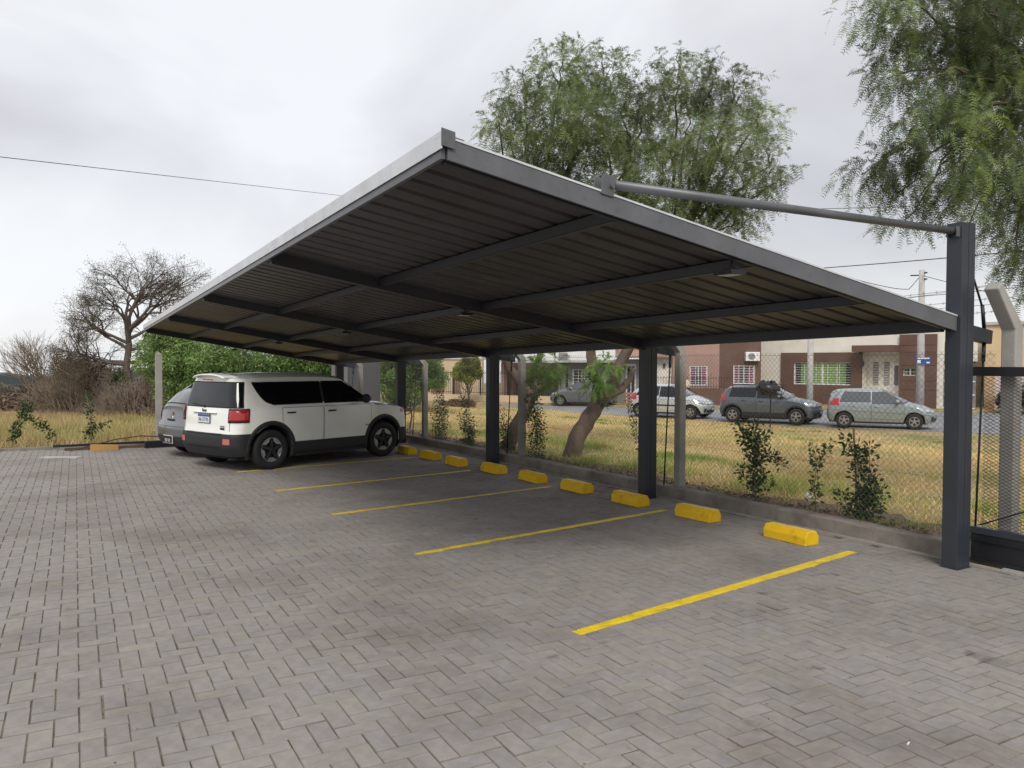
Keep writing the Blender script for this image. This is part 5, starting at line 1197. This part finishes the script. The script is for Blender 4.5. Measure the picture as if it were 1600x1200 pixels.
sapling((7.95, 5.72, .10), [(G3(Yd(0, 0), Yd(.02, .4), Yd(.06, .8)), .010), (G3(Yd(-.1, 0), Yd(-.12, .4), Yd(-.10, .85)), .010), (G3(Yd(.05, 0), Yd(.2, .18), Yd(.3, .3)), .007), (G3(Yd(-.12, 0), Yd(-.22, .2), Yd(-.26, .36)), .007), (G3(Yd(0, 0), Yd(-.05, .2), Yd(0, .34)), .009), (G3(Yd(.1, .05), Yd(.05, .22), Yd(-.14, .3)), .007), (G3(Yd(0, .6), Yd(.14, .78), Yd(.22, .95)), .005), (G3(Yd(-.1, .1), Yd(-.16, .4), Yd(-.02, .55)), .006)], 46, 'dense low shrub tied to a wooden stake, nearest the first column', seed=62, stake=((.02, .04, -.05), (.0, .10, 1.02)), rad=.07, lsize=.042)
sapling((8.0, 6.35, .08), [(G3(Yd(0, 0), Yd(.03, .3), Yd(.0, .6), Yd(.06, .80)), .006), (G3(Yd(0, .55), Yd(-.12, .72), Yd(-.22, .86)), .004)], 30, 'thin whip sapling between the staked shrub and the bushy one', seed=63, rad=.05, lsize=.04)
sapling((7.72, 9.05, .12), [(G3(Yd(.1, 0), Yd(.2, .4), Yd(.38, .85), Yd(.5, 1.15)), .007), (G3(Yd(.1, 0), Yd(.0, .2), Yd(-.12, .42)), .006)], 34, 'leaning climber left of the second steel column', seed=64, rad=.05)
sapling((7.72, 12.15, .10), [(G3(Yd(.05, 0), Yd(.0, .5), Yd(.08, 1.0), Yd(.02, 1.35)), .009), (G3(Yd(-.1, 0), Yd(-.2, .35), Yd(-.16, .7)), .007), (G3(Yd(.15, 0), Yd(.2, .5), Yd(.1, .9)), .007), (G3(Yd(0, .3), Yd(-.1, .7), Yd(.1, 1.1)), .006), (G3(Yd(.05, .7), Yd(.22, 1.0), Yd(.32, 1.3)), .004)], 46, 'dark climber growing up in front of the leaning tree trunk', seed=65, rad=.08)
sapling((7.75, 13.25, .08), [(G3(Yd(0, 0), Yd(.05, .3), Yd(.02, .7)), .008), (G3(Yd(.05, 0), Yd(.15, .35), Yd(.18, .9)), .006), (G3(Yd(-.1, 0), Yd(-.12, .25), Yd(-.05, .5)), .006)], 46, 'small climber just right of the third steel column', seed=66, rad=.08)
sapling((7.72, 14.75, .06), [(G3(Yd(0, 0), Yd(.0, .3), Yd(-.05, .55)), .010), (G3(Yd(0, .05), Yd(.2, .15), Yd(.4, .12)), .006), (G3(Yd(0, .1), Yd(-.15, .35), Yd(-.28, .38)), .006), (G3(Yd(0, .3), Yd(.08, .7), Yd(.3, 1.1)), .005), (G3(Yd(0, .1), Yd(.1, .3), Yd(.22, .5)), .006), (G3(Yd(.2,.3), Yd(.35,.5), Yd(.38,.75)), .004)], 60, 'spreading sapling seen above the seventh wheel stop', seed=67, rad=.07)
sapling((7.70, 16.1, .05), [(G3(Yd(0, 0), Yd(.1, .4), Yd(.05, .8), Yd(.1, 1.2)), .008), (G3(Yd(.15, 0), Yd(.3, .4), Yd(.35, .8)), .007), (G3(Yd(-.1, .1), Yd(-.2, .4), Yd(-.15, .7)), .007), (G3(Yd(0, .3), Yd(-.1, .6), Yd(.1, 1.0)), .006)], 55, 'climber wrapped about the fourth fence post in front of the white car', seed=68, rad=.09)
sapling((-.52, 20.1, -.02), [(G3((0, 0, 0), (.12, 0, .45), (.25, 0, .80), (.45, 0, .90)), .010), (G3((.2, 0, .7), (.5, 0, .55), (.72, 0, .35), (.75, 0, .15)), .006), (G3((.25, 0, .8), (.32, 0, 1.0)), .005)], 48, 'arching sapling at the far left edge of the yard', seed=69, rad=.07, lsize=.05)
sapling((1.0, 20.3, -.02), [(G3((0, 0, 0), (.02, 0, .4), (-.03, 0, .85), (-.10, 0, 1.2)), .008), (G3((.02, 0, .3), (.2, 0, .42), (.36, 0, .5)), .004), (G3((0, 0, .2), (-.12, 0, .3)), .004)], 30, 'thin upright sapling behind the stack of metal bars', seed=70, rad=.07, lsize=.05)
# ------------------------------------------------------------------ buildings
def wall_open(mb, x0, x1, z0, z1, y0, y1, ops, mi=0):
    """wall slab with rectangular openings (a, b, c, d) = x0, x1, z0, z1"""
    xs_ = sorted({x0, x1, *[o[0] for o in ops], *[o[1] for o in ops]}); 
    for i in range(len(xs_)-1):
        a, b = xs_[i], xs_[i+1]; cuts = sorted([(o[2], o[3]) for o in ops if o[0] <= a+1e-6 and o[1] >= b-1e-6]); z = z0
        for c, d in cuts:
            if c > z: mb.bb((a, y0, z), (b, y1, c), mi)
            z = d
        if z < z1: mb.bb((a, y0, z), (b, y1, z1), mi)
def window(parent, a, b, c, d, y, sashes=2, bars=(0, 0), curtain=None, frame=.05):
    mb = MB(); mb.bb((a, y, c), (b, y+.06, c+frame)); mb.bb((a, y, d-frame), (b, y+.06, d)); mb.bb((a, y, c+frame), (a+frame, y+.06, d-frame)); mb.bb((b-frame, y, c+frame), (b, y+.06, d-frame))
    for k in range(1, sashes):
        x = a+(b-a)*k/sashes; w = .05 if k != sashes/2 or sashes < 4 else .11; mb.bb((x-w/2, y+.002, c+frame), (x+w/2, y+.058, d-frame))
    w = mb.build('window', M['whiteframe'], parent)
    for k in range(sashes):
        mb = MB(); xa, xb = a+(b-a)*k/sashes+.03, a+(b-a)*(k+1)/sashes-.03; mb.bb((xa, y+.03, c+frame), (xb, y+.036, d-frame)); mb.build('pane', M['glass_win'] if not curtain or random.random() < .0 else M['glass_win'], w)
    if curtain:
        mb = MB()
        for k in range(sashes):
            xa, xb = a+(b-a)*k/sashes+.05, a+(b-a)*(k+1)/sashes-.05
            if sashes == 4: xa, xb = (xa+.35, xb) if k == 0 else ((xa, xb-.3) if k == 3 else (xa, xb))
            elif sashes == 2: xa, xb = (xa, xa+(xb-xa)*.55) if k == 0 else (xa+(xb-xa)*.35, xb)
            n = 14; vs = []
            for q in range(n+1): x = xa+(xb-xa)*q/n; yy = y+.022+.006*math.sin(q*2.4); vs += [(x, yy, c+frame), (x, yy, d-frame)]
            mb.add(vs, [(2*q, 2*q+2, 2*q+3, 2*q+1) for q in range(n)])
        mb.build('curtain', M[curtain], w)
    if bars[0]:
        mb = MB()
        for k in range(bars[0]+1): z = c+.02+(d-c-.04)*k/bars[0]; mb.bb((a-.03, y-.075, z-.009), (b+.03, y-.06, z+.009))
        for k in range(bars[1]+1): x = a-.02+(b-a+.04)*k/bars[1]; mb.bb((x-.011, y-.088, c-.02), (x+.011, y-.076, d+.02))
        mb.build('security_grille', M['whiteframe'], w)
    return w
# white and brown corner house
h = empty('house', (38.28, 36.81, HOUSE_Z), R(-75.57)); tag(h, 'single-storey white house with brown panels, barred window and green curtains', 'house')
mb = MB(); wall_open(mb, 1.55, 12.3, -.2, 4.12, 0, .2, [(4.03, 7.48, 1.16, 2.48), (8.15, 10.05, -.2, 3.0), (10.3, 11.0, 1.76, 2.17)]); mb.bb((1.55, .2, -.2), (1.75, 9, 4.12)); mb.bb((12.1, .2, -.2), (12.3, 9, 4.12)); mb.bb((1.76, .22, 3.6), (12.09, 9, 3.7)); mb.build('wall', M['wall_cream'], h)
mb = MB(); wall_open(mb, 3.25, 8.08, .12, 3.05, -.14, -.002, [(4.03, 7.48, 1.16, 2.48)]); mb.build('brown_panel', M['wall_brown'], h)
mb = MB(); mb.bb((3.25, -.15, -.2), (8.08, -.004, .119)); mb.build('plinth', M['red_band'], h)
for z0, z1 in ((-.2, .98), (1.0, 1.46), (1.48, 2.30), (2.32, 3.02), (3.04, 3.40), (3.42, 4.0)):
    mb = MB(); wall_open(mb, 10.12, 12.0, z0, z1, -.16, -.003, [(10.3, 11.0, max(z0, 1.76), min(z1, 2.17))] if z0 < 2.17 and z1 > 1.76 else []); mb.build('brown_panel', M['wall_brown'], h)
window(h, 4.03, 7.48, 1.16, 2.48, .04, 4, (9, 5), 'curtain_g', .06); window(h, 10.3, 11.0, 1.76, 2.17, .04, 2, (2, 2), 'curtain_g', .03)
mb = MB(); mb.bb((7.9, -1.1, 3.06), (10.11, -.005, 3.42)); mb.build('canopy', M['wall_brown'], h)
mb = MB(); mb.bb((8.15, .5, -.2), (10.05, .6, 3.0)); mb.bb((8.15, .201, -.2), (8.18, .499, 3.0)); mb.build('porch_wall', M['wall_cream'], h)
for k, (a, b) in enumerate(((8.5, 8.78), (9.1, 9.38))):
    mb = MB(); mb.bb((a, .47, 1.2), (b, .499, 2.5)); mb.build('window', M['wall_grey'], h)
    for q in range(9): mb = MB(); mb.bb((a, .455, 1.22+q*.14), (b, .469, 1.30+q*.14)); mb.build('slat', M['lightcrete'], h)
mb = MB(); mb.bb((9.55, .46, -.2), (10.0, .499, 2.45)); d = mb.build('door', M['whitepaint'], h); mb = MB(); mb.bb((9.66, .44, 1.2), (9.9, .459, 2.3)); mb.build('door_pane', M['wall_grey'], d)
mb = MB(); mb.box((8.1, -.06, 2.42), (.16, .10, .28)); mb.build('wall_lamp', M['boxwall'], h)
mb = MB(); mb.box((6.9, 3, 4.1), (2.2, 1.4, .45)); mb.box((10.9, 2.5, 3.98), (.8, .8, .3)); mb.build('rooftop_block', M['wall_cream'], h)
mb = MB(); mb.tube([(9.8, 3, 3.75), (9.8, 3, 5.05)], .42, 14); mb.tube([(9.8, 3, 5.05), (9.8, 3, 5.15)], [.44, .3], 14); mb.build('water_tank', M['wall_ochre'], h)
g_ = empty('garage_gate', (38.28+.249*12.35, 36.81-.968*12.35, HOUSE_Z), R(-75.57)); tag(g_, 'grey garage gate with white rails right of the brown panelled house', 'gate')
mb = MB(); mb.bb((0, .05, 0), (1.5, .10, 2.2)); mb.build('gate_panel', M['wall_grey'], g_)
for z in (.05, .75, 1.45, 2.15): mb = MB(); mb.bb((0, .0, z), (1.5, .049, z+.07)); mb.build('rail', M['whiteframe'], g_)
mb = MB(); mb.bb((0, .0, 2.45), (1.5, .1, 2.53)); mb.build('lintel', M['darkmetal'], g_)
mb = MB(); mb.bb((0, .12, 2.535), (1.5, .32, 3.6)); mb.build('upper_wall', M['wall_cream'], g_)
# rose and brown house
h2 = empty('house', (30.46, 37.2, HOUSE_Z), R(-34.81)); tag(h2, 'rose and brown house with white barred windows behind the silver and slate cars', 'house')
mb = MB(); wall_open(mb, .0, 2.2, -.2, 2.75, 0, .2, [(.36, 1.2, 1.0, 2.3)]); mb.bb((0, .2, -.2), (.2, 6, 2.75)); mb.build('wall', M['wall_cream'], h2)
mb = MB(); mb.bb((-.35, -.7, 2.76), (2.19, .0, 3.12)); mb.build('roof_edge', M['wall_rose'], h2)
mb = MB(); mb.bb((-.35, .01, 2.9), (6.9, 6.5, 3.1)); mb.build('roof', M['lightcrete'], h2)
mb = MB(); mb.bb((-.3, 1.2, 3.12), (2.1, 6, 4.7)); mb.build('upper_wall', M['wall_cream'], h2)
mb = MB(); wall_open(mb, 2.2, 4.92, -.2, 4.5, -.3, -.1, [(3.22, 4.20, 1.10, 2.22)]); mb.bb((2.2, -.099, -.2), (2.4, .3, 4.5)); mb.build('wall', M['wall_rose'], h2)
mb = MB(); wall_open(mb, 4.925, 7.3, -.2, 4.6, -.32, -.1, [(5.75, 6.92, 1.2, 2.27)]); mb.bb((7.08, -.099, -.2), (7.3, 6, 4.6)); mb.build('wall', M['wall_brown'], h2)
window(h2, .36, 1.2, 1.0, 2.3, .04, 2, (8, 3), 'curtain_p'); window(h2, 3.22, 4.20, 1.10, 2.22, -.26, 2, (8, 3), 'curtain_p'); window(h2, 5.75, 6.92, 1.2, 2.27, -.26, 2, (7, 4), 'curtain_p')
mb = MB(); mb.box((1.75, -.05, 2.25), (.14, .1, .26)); mb.build('wall_lamp', M['boxwall'], h2)
mb = MB(); mb.box((2.85, -.32, 2.66), (.22, .03, .24)); mb.build('number_plaque', M['blue'], h2)
ac = MB(); ac.box((6.75, -.52, 2.80), (.80, .36, .52)); a1 = ac.build('air_conditioner', M['whitepaint'], h2, bevel=.02); mb = MB(); mb.lathe([(-.704, .001), (-.705, .19), (-.700, .20)], 18); mb.v = [(x+6.68, y, z+2.80) for x, y, z in mb.v]; mb.build('fan_grille', M['wall_grey'], a1)
f = empty('front_fence', (30.46, 37.2, HOUSE_Z), R(-34.81)); tag(f, 'low brown wall topped with black iron bars in front of the rose house', 'fence')
mb = MB(); mb.bb((.6, -1.9, -.2), (5.4, -1.75, .98)); mb.build('low_wall', M['wall_brown'], f)
mb = MB(); mb.bb((.6, -1.835, 1.05), (5.4, -1.815, 1.07)); mb.bb((.6, -1.835, 1.55), (5.4, -1.815, 1.57)); mb.build('rail', M['darkmetal'], f)
for k in range(33): mb = MB(); mb.bb((.62+k*.148, -1.84, .981), (.636+k*.148, -1.812, 1.66 if k % 8 else 1.85)); mb.build('bar', M['darkmetal'], f)
mb = MB(); mb.tube([(2.75, -1.82, 1.0), (2.78, -1.82, 1.25), (2.95, -1.85, 1.42)], [.26, .28, .06], 10); mb.v = [(x-2.75, y+1.82, z-1.0) for x, y, z in mb.v]
o = mb.build('planter', M['wall_sand'], smooth=True); o.location = (30.46+2.75*.821-1.82*.571, 37.2-2.75*.571-1.82*.821, HOUSE_Z+1.0); tag(o, 'tan rounded pot on the low wall behind the silver hatchback', 'pot')
# grey porch house between the trees
h3 = empty('house', (27.2, 40.4, HOUSE_Z), R(-50)); tag(h3, 'grey walled house with white trimmed door and thin white canopy, left of the rose house', 'house')
mb = MB(); wall_open(mb, 0, 5.2, -.2, 3.0, 0, .2, [(4.1, 4.75, -.2, 2.35), (.9, 2.0, .9, 2.0)]); mb.build('wall', M['wall_grey'], h3)
window(h3, .9, 2.0, .9, 2.0, .04, 2, (6, 3)); mb = MB(); mb.bb((4.1, .06, -.2), (4.75, .1, 2.35)); d = mb.build('door', M['wall_white'], h3)
mb = MB(); mb.bb((4.22, .03, .1), (4.40, .059, 2.2)); mb.bb((4.46, .03, .1), (4.64, .059, 2.2)); mb.build('door_pane', M['glass_win'], d)
mb = MB(); mb.bb((3.6, -1.3, 2.62), (5.5, -.005, 2.70)); mb.build('canopy', M['whitepaint'], h3)
mb = MB(); mb.bb((-.2, .21, 2.9), (5.4, 6, 4.6)); mb.build('upper_wall', M['wall_rose'], h3)
b = empty('wood_crate', (28.9, 36.2, HOUSE_Z-.05), R(-45)); tag(b, 'small slatted wooden crate standing on the far verge by the grey house', 'crate')
for k in range(4): mb = MB(); mb.bb((0, 0, .06+k*.19), (.85, .03, .19+k*.19)); mb.build('slat', M['wood'], b)
for x in (0.0, .8): mb = MB(); mb.bb((x, .031, 0), (x+.05, .5, .85)); mb.build('side', M['wood'], b)
# white upper storey with dark open garage
h4 = empty('house', (25.0, 43.6, HOUSE_Z), R(-54.78)); tag(h4, 'two-storey white house with dark open garage behind the small grey car', 'house')
mb = MB(); wall_open(mb, 0, 7.4, 2.55, 5.4, 0, .2, [(4.3, 5.25, 3.05, 3.9)]); mb.build('upper_wall', M['wall_white'], h4)
mb = MB(); mb.bb((0, -.8, 2.42), (7.4, .3, 2.54)); mb.build('slab', M['lightcrete'], h4)
mb = MB(); mb.bb((0, 2.2, -.2), (7.4, 2.4, 2.41)); mb.bb((0, 0, -.2), (.2, 2.19, 2.41)); mb.bb((7.2, 0, -.2), (7.4, 2.19, 2.41)); mb.build('garage_wall', M['wall_rose'], h4)
window(h4, 4.3, 5.25, 3.05, 3.9, .04, 2); mb = MB(); mb.bb((1.2, 2.15, -.2), (3.4, 2.19, 2.0)); mb.build('garage_door', M['wall_grey'], h4)
# cream house with columns at the left
h5 = empty('house', (20.6, 49.8, HOUSE_Z), R(-54.78)); tag(h5, 'cream and white house with brown doors seen past the round street tree', 'house')
mb = MB(); wall_open(mb, .0, 6.3, -.2, 2.6, 0, .25, [(2.55, 3.55, -.2, 2.1), (4.2, 4.75, -.2, 2.1), (1.2, 2.0, .9, 1.9)]); mb.build('wall', M['wall_sand'], h5)
mb = MB(); mb.bb((0, -.1, 2.61), (6.3, 7, 5.0)); mb.build('upper_wall', M['wall_white'], h5)
for a, b_ in ((2.55, 3.55), (4.2, 4.75)): mb = MB(); mb.bb((a, .15, -.2), (b_, .2, 2.1)); mb.build('door', M['wood'], h5)
window(h5, 1.2, 2.0, .9, 1.9, .05, 2, (5, 3)); window_ = MB(); window_.bb((4.6, -.13, 3.1), (5.0, -.101, 3.5)); window_.build('vent', M['boxwall'], h5)
f = empty('front_fence', (21.1, 46.3, HOUSE_Z), R(-54.78)); tag(f, 'tall black railing along the far pavement in front of the cream and white houses', 'fence')
mb = MB(); mb.bb((0, 0, -.2), (9.5, .12, .42)); mb.build('low_wall', M['wall_sand'], f)
for z in (.55, 1.75): mb = MB(); mb.bb((0, .045, z), (9.5, .07, z+.03)); mb.build('rail', M['darkmetal'], f)
for k in range(64): mb = MB(); mb.bb((.05+k*.15, .05, .425), (.068+k*.15, .066, 1.9)); mb.build('bar', M['darkmetal'], f)
for k in range(6): mb = MB(); mb.bb((.0+k*1.88, .02, .425), (.08+k*1.88, .10, 2.1)); mb.build('fence_post', M['darkmetal'], f)
# more of the row behind, towards both ends
def plain_house(loc, rz, w, dpt, hh, wall, label, wins=(), roof='lightcrete'):
    t = empty('house', loc, rz); tag(t, label, 'house'); mb = MB(); wall_open(mb, 0, w, -.3, hh, 0, .2, [o for o in wins]); mb.bb((0, .2, -.3), (.2, dpt, hh)); mb.bb((w-.2, .2, -.3), (w, dpt, hh)); mb.build('wall', M[wall], t)
    mb = MB(); mb.bb((-.12, -.15, hh+.002), (w+.12, dpt+.1, hh+.16)); mb.build('roof', M[roof], t)
    for o in wins: window(t, *o, .05, 2, (4, 3))
    return t
plain_house((33.5, 48.5, HOUSE_Z), R(-54.78), 9, 7, 5.3, 'wall_white', 'pale two-storey house rising behind the grey porch house', [(2, 3.2, 3.2, 4.2), (5.5, 6.6, 3.2, 4.2)])
plain_house((44.0, 24.2, HOUSE_Z), R(-70), 5.2, 7, 4.5, 'wall_ochre', 'orange-ochre house seen through the gap beside the first column', [(1.0, 2.0, 1.2, 2.2)])
plain_house((48.8, 24.0, HOUSE_Z), R(-62), 4.2, 6, 6.4, 'wall_sand', 'beige block rising behind the orange-ochre house', [(.9, 1.7, 3.4, 4.2)])
plain_house((46.4, 19.2, HOUSE_Z), R(-66), 2.9, 7, 4.9, 'wall_ochre', 'ochre house wall at the right edge beyond the leaning post', [])
plain_house((47.5, 16.5, HOUSE_Z), R(-66), 6.5, 7, 5.0, 'wall_grey', 'grey house at the far right edge with a dark window', [(1.2, 1.8, 3.2, 4.1)])
w_ = empty('garden_wall', (42.6, 22.9, HOUSE_Z), R(-68)); tag(w_, 'low pinkish white garden wall right of the garage gate', 'wall')
mb = MB(); mb.bb((0, 0, -.3), (9.0, .2, 2.1)); mb.build('wall_body', mat('pinkish_render', (.62, .50, .47), .9, c2=(.70, .63, .60), scale=1.4), w_)
mb = MB(); mb.bb((-.05, -.05, 2.102), (9.05, .25, 2.18)); mb.build('coping', M['wall_white'], w_)
V, T = blobs([(41.6+q*.34, 21.5-q*.86, .2+.2*math.sin(q*2.1), .75) for q in range(11)], 15000, (.07, .14), [(.06, .09, .03), (.05, .07, .03), (.09, .11, .04), (.22, .10, .09)], 77)
hd = link('hedge', tri_mesh('hedge', V, T, M['leaf'])); tag(hd, 'dark clipped hedge along the foot of the pinkish wall at the right', 'hedge')
# verge on the far side of the road
mb = MB(); vs = []; pts = far[1:]
for (x, y) in pts: vs += [(x+.1, y+.06, -.585), (x+.15, y+.1, -.50), (x+3.6, y+2.6, -.50)]
mb.add(vs, [(i*3+q, i*3+3+q, i*3+4+q, i*3+1+q) for i in range(len(pts)-1) for q in range(2)]); o = mb.build('far_verge', M['grass_ground']); tag(o, kind='structure')
# pile of cut brush on the near verge
V, T = blobs([(19.1, 38.2, -.50, .5), (19.6, 37.6, -.5, .42), (18.7, 38.6, -.55, .35)], 3500, (.05, .12), [(.22, .12, .07), (.28, .17, .10), (.15, .09, .06)], 78); o = link('brush_pile', tri_mesh('brush_pile', V, T, M['leaf'])); tag(o, 'small heap of reddish dry cuttings at the near edge of the street', 'brush pile')

# ------------------------------------------------------------------ street furniture and cables
def pole(loc, h, r0, r1, label, arms=True):
    t = empty('utility_pole', loc); tag(t, label, 'pole'); mb = MB(); mb.tube([(0, 0, -.3), (0, 0, h)], [r0, r1], 12); mb.build('shaft', M['lightcrete'], t, smooth=True)
    if arms:
        mb = MB(); mb.tube([(.0, 0, h-.25), (-.05, .55, h-.22)], .03, 6); mb.build('bracket', M['darkmetal'], t)
        for dz in (.15, .45): mb = MB(); mb.tube([(0, -.12, h-dz), (0, -.26, h-dz)], [.05, .03], 8); mb.build('insulator', M['boxwall'], t)
    return t
pole((36.1, 22.85, HOUSE_Z), 6.85, .20, .13, 'tall round concrete utility pole carrying the blue street sign')
pole((30.2, 24.4, HOUSE_Z), 4.6, .15, .12, 'shorter pale concrete pole in front of the barred window', False)
sg_ = empty('street_sign', (36.1, 22.85, HOUSE_Z), R(-59)); tag(sg_, 'small blue street name sign fixed to the utility pole', 'sign')
mb = MB(); mb.box((.12, -.24, 2.55), (.60, .02, .34)); mb.build('sign_plate', M['blue'], sg_)
mb = MB(); mb.box((.12, -.254, 2.66), (.50, .005, .06)); mb.box((-.06, -.254, 2.50), (.15, .005, .15)); mb.box((.32, -.254, 2.46), (.14, .005, .07)); o = mb.build('sign_marking', M['whitepaint'], sg_); o['kind'] = 'stuff'
def cable(pts, label, r=.008, sag=.12):
    P = [Vector(p) for p in pts]; out = []
    for i in range(len(P)-1):
        for k in range(10): t = k/10; q = P[i].lerp(P[i+1], t); q.z -= sag*4*t*(1-t)*(P[i+1]-P[i]).length/20; out.append(q)
    out.append(P[-1]); o0 = out[0].copy(); mb = MB(); mb.tube([q-o0 for q in out], r, 5); o = mb.build('overhead_cable', M['blackcable']); o.location = o0; tag(o, label, 'cable')
cable([(-3.4, 13.4, 4.72), (-.54, 16.7, 5.43), (10.09, 29.09, 8.08), (16, 36, 9.6)], 'single cable crossing the sky at the left above the carport roof', .007, 0)
cable([(22, 33, 8.6), (24.12, 20.77, 7.63), (25.5, 12.95, 6.72), (27, 5, 6)], 'highest thin cable between the two tree crowns', .010, .03)
cable([(32.3, 33, 7.0), (32.1, 25.31, 6.41), (31.85, 16.15, 6.12), (31.5, 8, 6.2)], 'thick cable passing above the top of the utility pole', .020, .05)
cable([(32.1, 25.31, 6.41), (34.97, 23.58, 5.47), (35.62, 23.2, 5.42), (36.12, 22.92, 6.09)], 'looped service cable hanging to the utility pole', .016, .5)
cable([(36.12, 22.92, 6.09), (31.83, 16.1, 4.25), (29, 12, 3.2)], 'cable slanting down to the right from the utility pole', .014, .05)
cable([(35.4, 30, 4.9), (35.48, 23.26, 5.02), (33.96, 17.19, 4.97), (33, 11, 5.0)], 'cable running level just under the pole top', .014, .04)
cable([(34.5, 29, 4.3), (34.96, 23.57, 4.87), (36.09, 18.27, 5.49), (37, 12, 6.2)], 'thin cable rising to the right behind the first column', .008, .03)
cable([(33.5, 25, 4.2), (33.07, 17.69, 4.28), (31.83, 16.1, 4.3), (30, 10, 4.4)], 'low cable behind the leaning concrete post', .010, .03)
# raised rubbish basket with a black bag
bk = empty('rubbish_basket', (23.5, 20.75, -.52), R(-60)); tag(bk, 'raised wire rubbish basket holding a black bag in front of the slate crossover', 'rubbish basket')
mb = MB(); mb.tube([(0, 0, 0), (0, 0, 1.25)], .028, 7); mb.build('stand', M['darkmetal'], bk)
mb = MB(); mb.tube([(-.42, 0, 1.22), (.42, 0, 1.22)], .014, 5); mb.tube([(-.42, -.2, 1.25), (.42, -.2, 1.25), (.42, .2, 1.25), (-.42, .2, 1.25), (-.42, -.2, 1.25)], .012, 5)
mb.tube([(-.5, -.24, 1.62), (.5, -.24, 1.62), (.5, .24, 1.62), (-.5, .24, 1.62), (-.5, -.24, 1.62)], .012, 5)
for x, y in ((-1, -1), (1, -1), (1, 1), (-1, 1)): mb.tube([(.42*x, .2*y, 1.25), (.5*x, .24*y, 1.62)], .010, 5)
mb.build('basket', M['darkmetal'], bk)
mb = MB(); n = 12; rows = []
for i in range(9):
    f_ = i/8; r = .30*math.sin(math.pi*(.12+.84*f_))**.6; rows.append([(-.12+r*1.35*math.cos(2*math.pi*k/n)*(1+.2*math.sin(k*3+i*.8)), r*.75*math.sin(2*math.pi*k/n), 1.25+.46*f_+.06*math.sin(k*2+i*1.7)+.05*math.sin(k*1.0)) for k in range(n+1)])
grid(mb, rows); bg = mb.build('rubbish_bag', mat('black_plastic_bag', (.018, .02, .024), .35, bump=.8, bscale=14), smooth=True); bg.location = bk.location; bg.rotation_euler = bk.rotation_euler; tag(bg, 'black plastic rubbish bag bulging out of the raised basket', 'bag')
# small things on the ground
mb = MB(); mb.tube([(0, 0, 0), (.028, .01, 0)], .004, 7); o = mb.build('cigarette_butt', M['whitepaint']); o.location = (3.61, 2.32, .006); tag(o, 'white cigarette butt lying on the pavers in the foreground', 'litter')
mb = MB(); mb.lathe([(-.04, .001), (-.03, .035), (0, .045), (.03, .03), (.04, .001)], 8); o = mb.build('crumpled_paper', M['whitepaint']); o.location = (8.6, 6.95, float(ground_z(8.6, 6.95))+.04); tag(o, 'small ball of white litter on the grass behind the kerb', 'litter')
random.seed(99); mb = MB()
for k in range(260):
    x, y = random.uniform(-1, 7.2), random.uniform(1.5, 12)
    if random.random() < .35: x = random.uniform(6.8, 7.36)
    s = random.uniform(.003, .011); a = random.uniform(0, 6.28); c, d = math.cos(a)*s, math.sin(a)*s
    mb.add([(x-c, y-d, .0015), (x+d*.4, y-c*.4, .004), (x+c, y+d, .0018), (x-d*.4, y+c*.4, .0012)], [(0, 1, 2, 3)])
o = mb.build('leaf_crumbs', M['rust']); tag(o, kind='stuff')
g = np.random.default_rng(88); n = 1500; y = g.uniform(3.8, 19, n); x = 7.68+np.abs(g.normal(0, .28, n)); z = ground_z(x, y)+.03+g.uniform(0, .02, n)
P = np.stack([x, y, z], 1); a = unit(np.stack([g.normal(size=n), g.normal(size=n), g.normal(size=n)*.5], 1)); b = unit(np.cross(a, g.normal(size=(n, 3)))); L_ = g.uniform(.015, .04, (n, 1))
V = np.concatenate([np.stack([P-a*L_, P+b*L_*.45, P+a*L_], 1), np.stack([P-a*L_, P+a*L_, P-b*L_*.45], 1)]); C = np.array([(.20, .11, .06), (.14, .08, .05), (.28, .18, .09), (.10, .065, .04)])[g.integers(0, 4, n)]
o = link('dead_leaves', tri_mesh('dead_leaves', V, np.tile(C, (2, 1)), M['leaf'])); tag(o, kind='stuff')
# birds
for k, (x, y, z) in enumerate([(2.2, 47.8, 22.3), (3.4, 47.2, 22.6), (4.0, 46.9, 22.2), (4.4, 46.7, 22.5), (1.2, 48.2, 22.1), (4.9, 46.4, 21.9)]):
    mb = MB(); mb.tube([(-.10, 0, 0), (0, 0, 0), (.12, 0, .01)], [.008, .03, .008], 5)
    for s in (-1, 1): mb.add([(-.03, 0, .01), (.04, 0, .01), (0, s*.16, .06), (-.04, s*.28, .02)], [(0, 1, 2, 3)])
    o = mb.build('bird', M['blackcable']); o.location = (x, y, z); o.rotation_euler = (0, 0, k*.7); tag(o, ['tiny dark bird second from the left among those high at the top left', 'tiny dark bird, highest of those high at the top left', 'tiny dark bird in the middle of the flock, just below the highest one', 'tiny dark bird second from the right among those high at the top left', 'tiny dark bird furthest left in the sky', 'tiny dark bird lowest and furthest right of the flock at the top left'][k], 'bird', 'birds flying high in the sky at the top left')
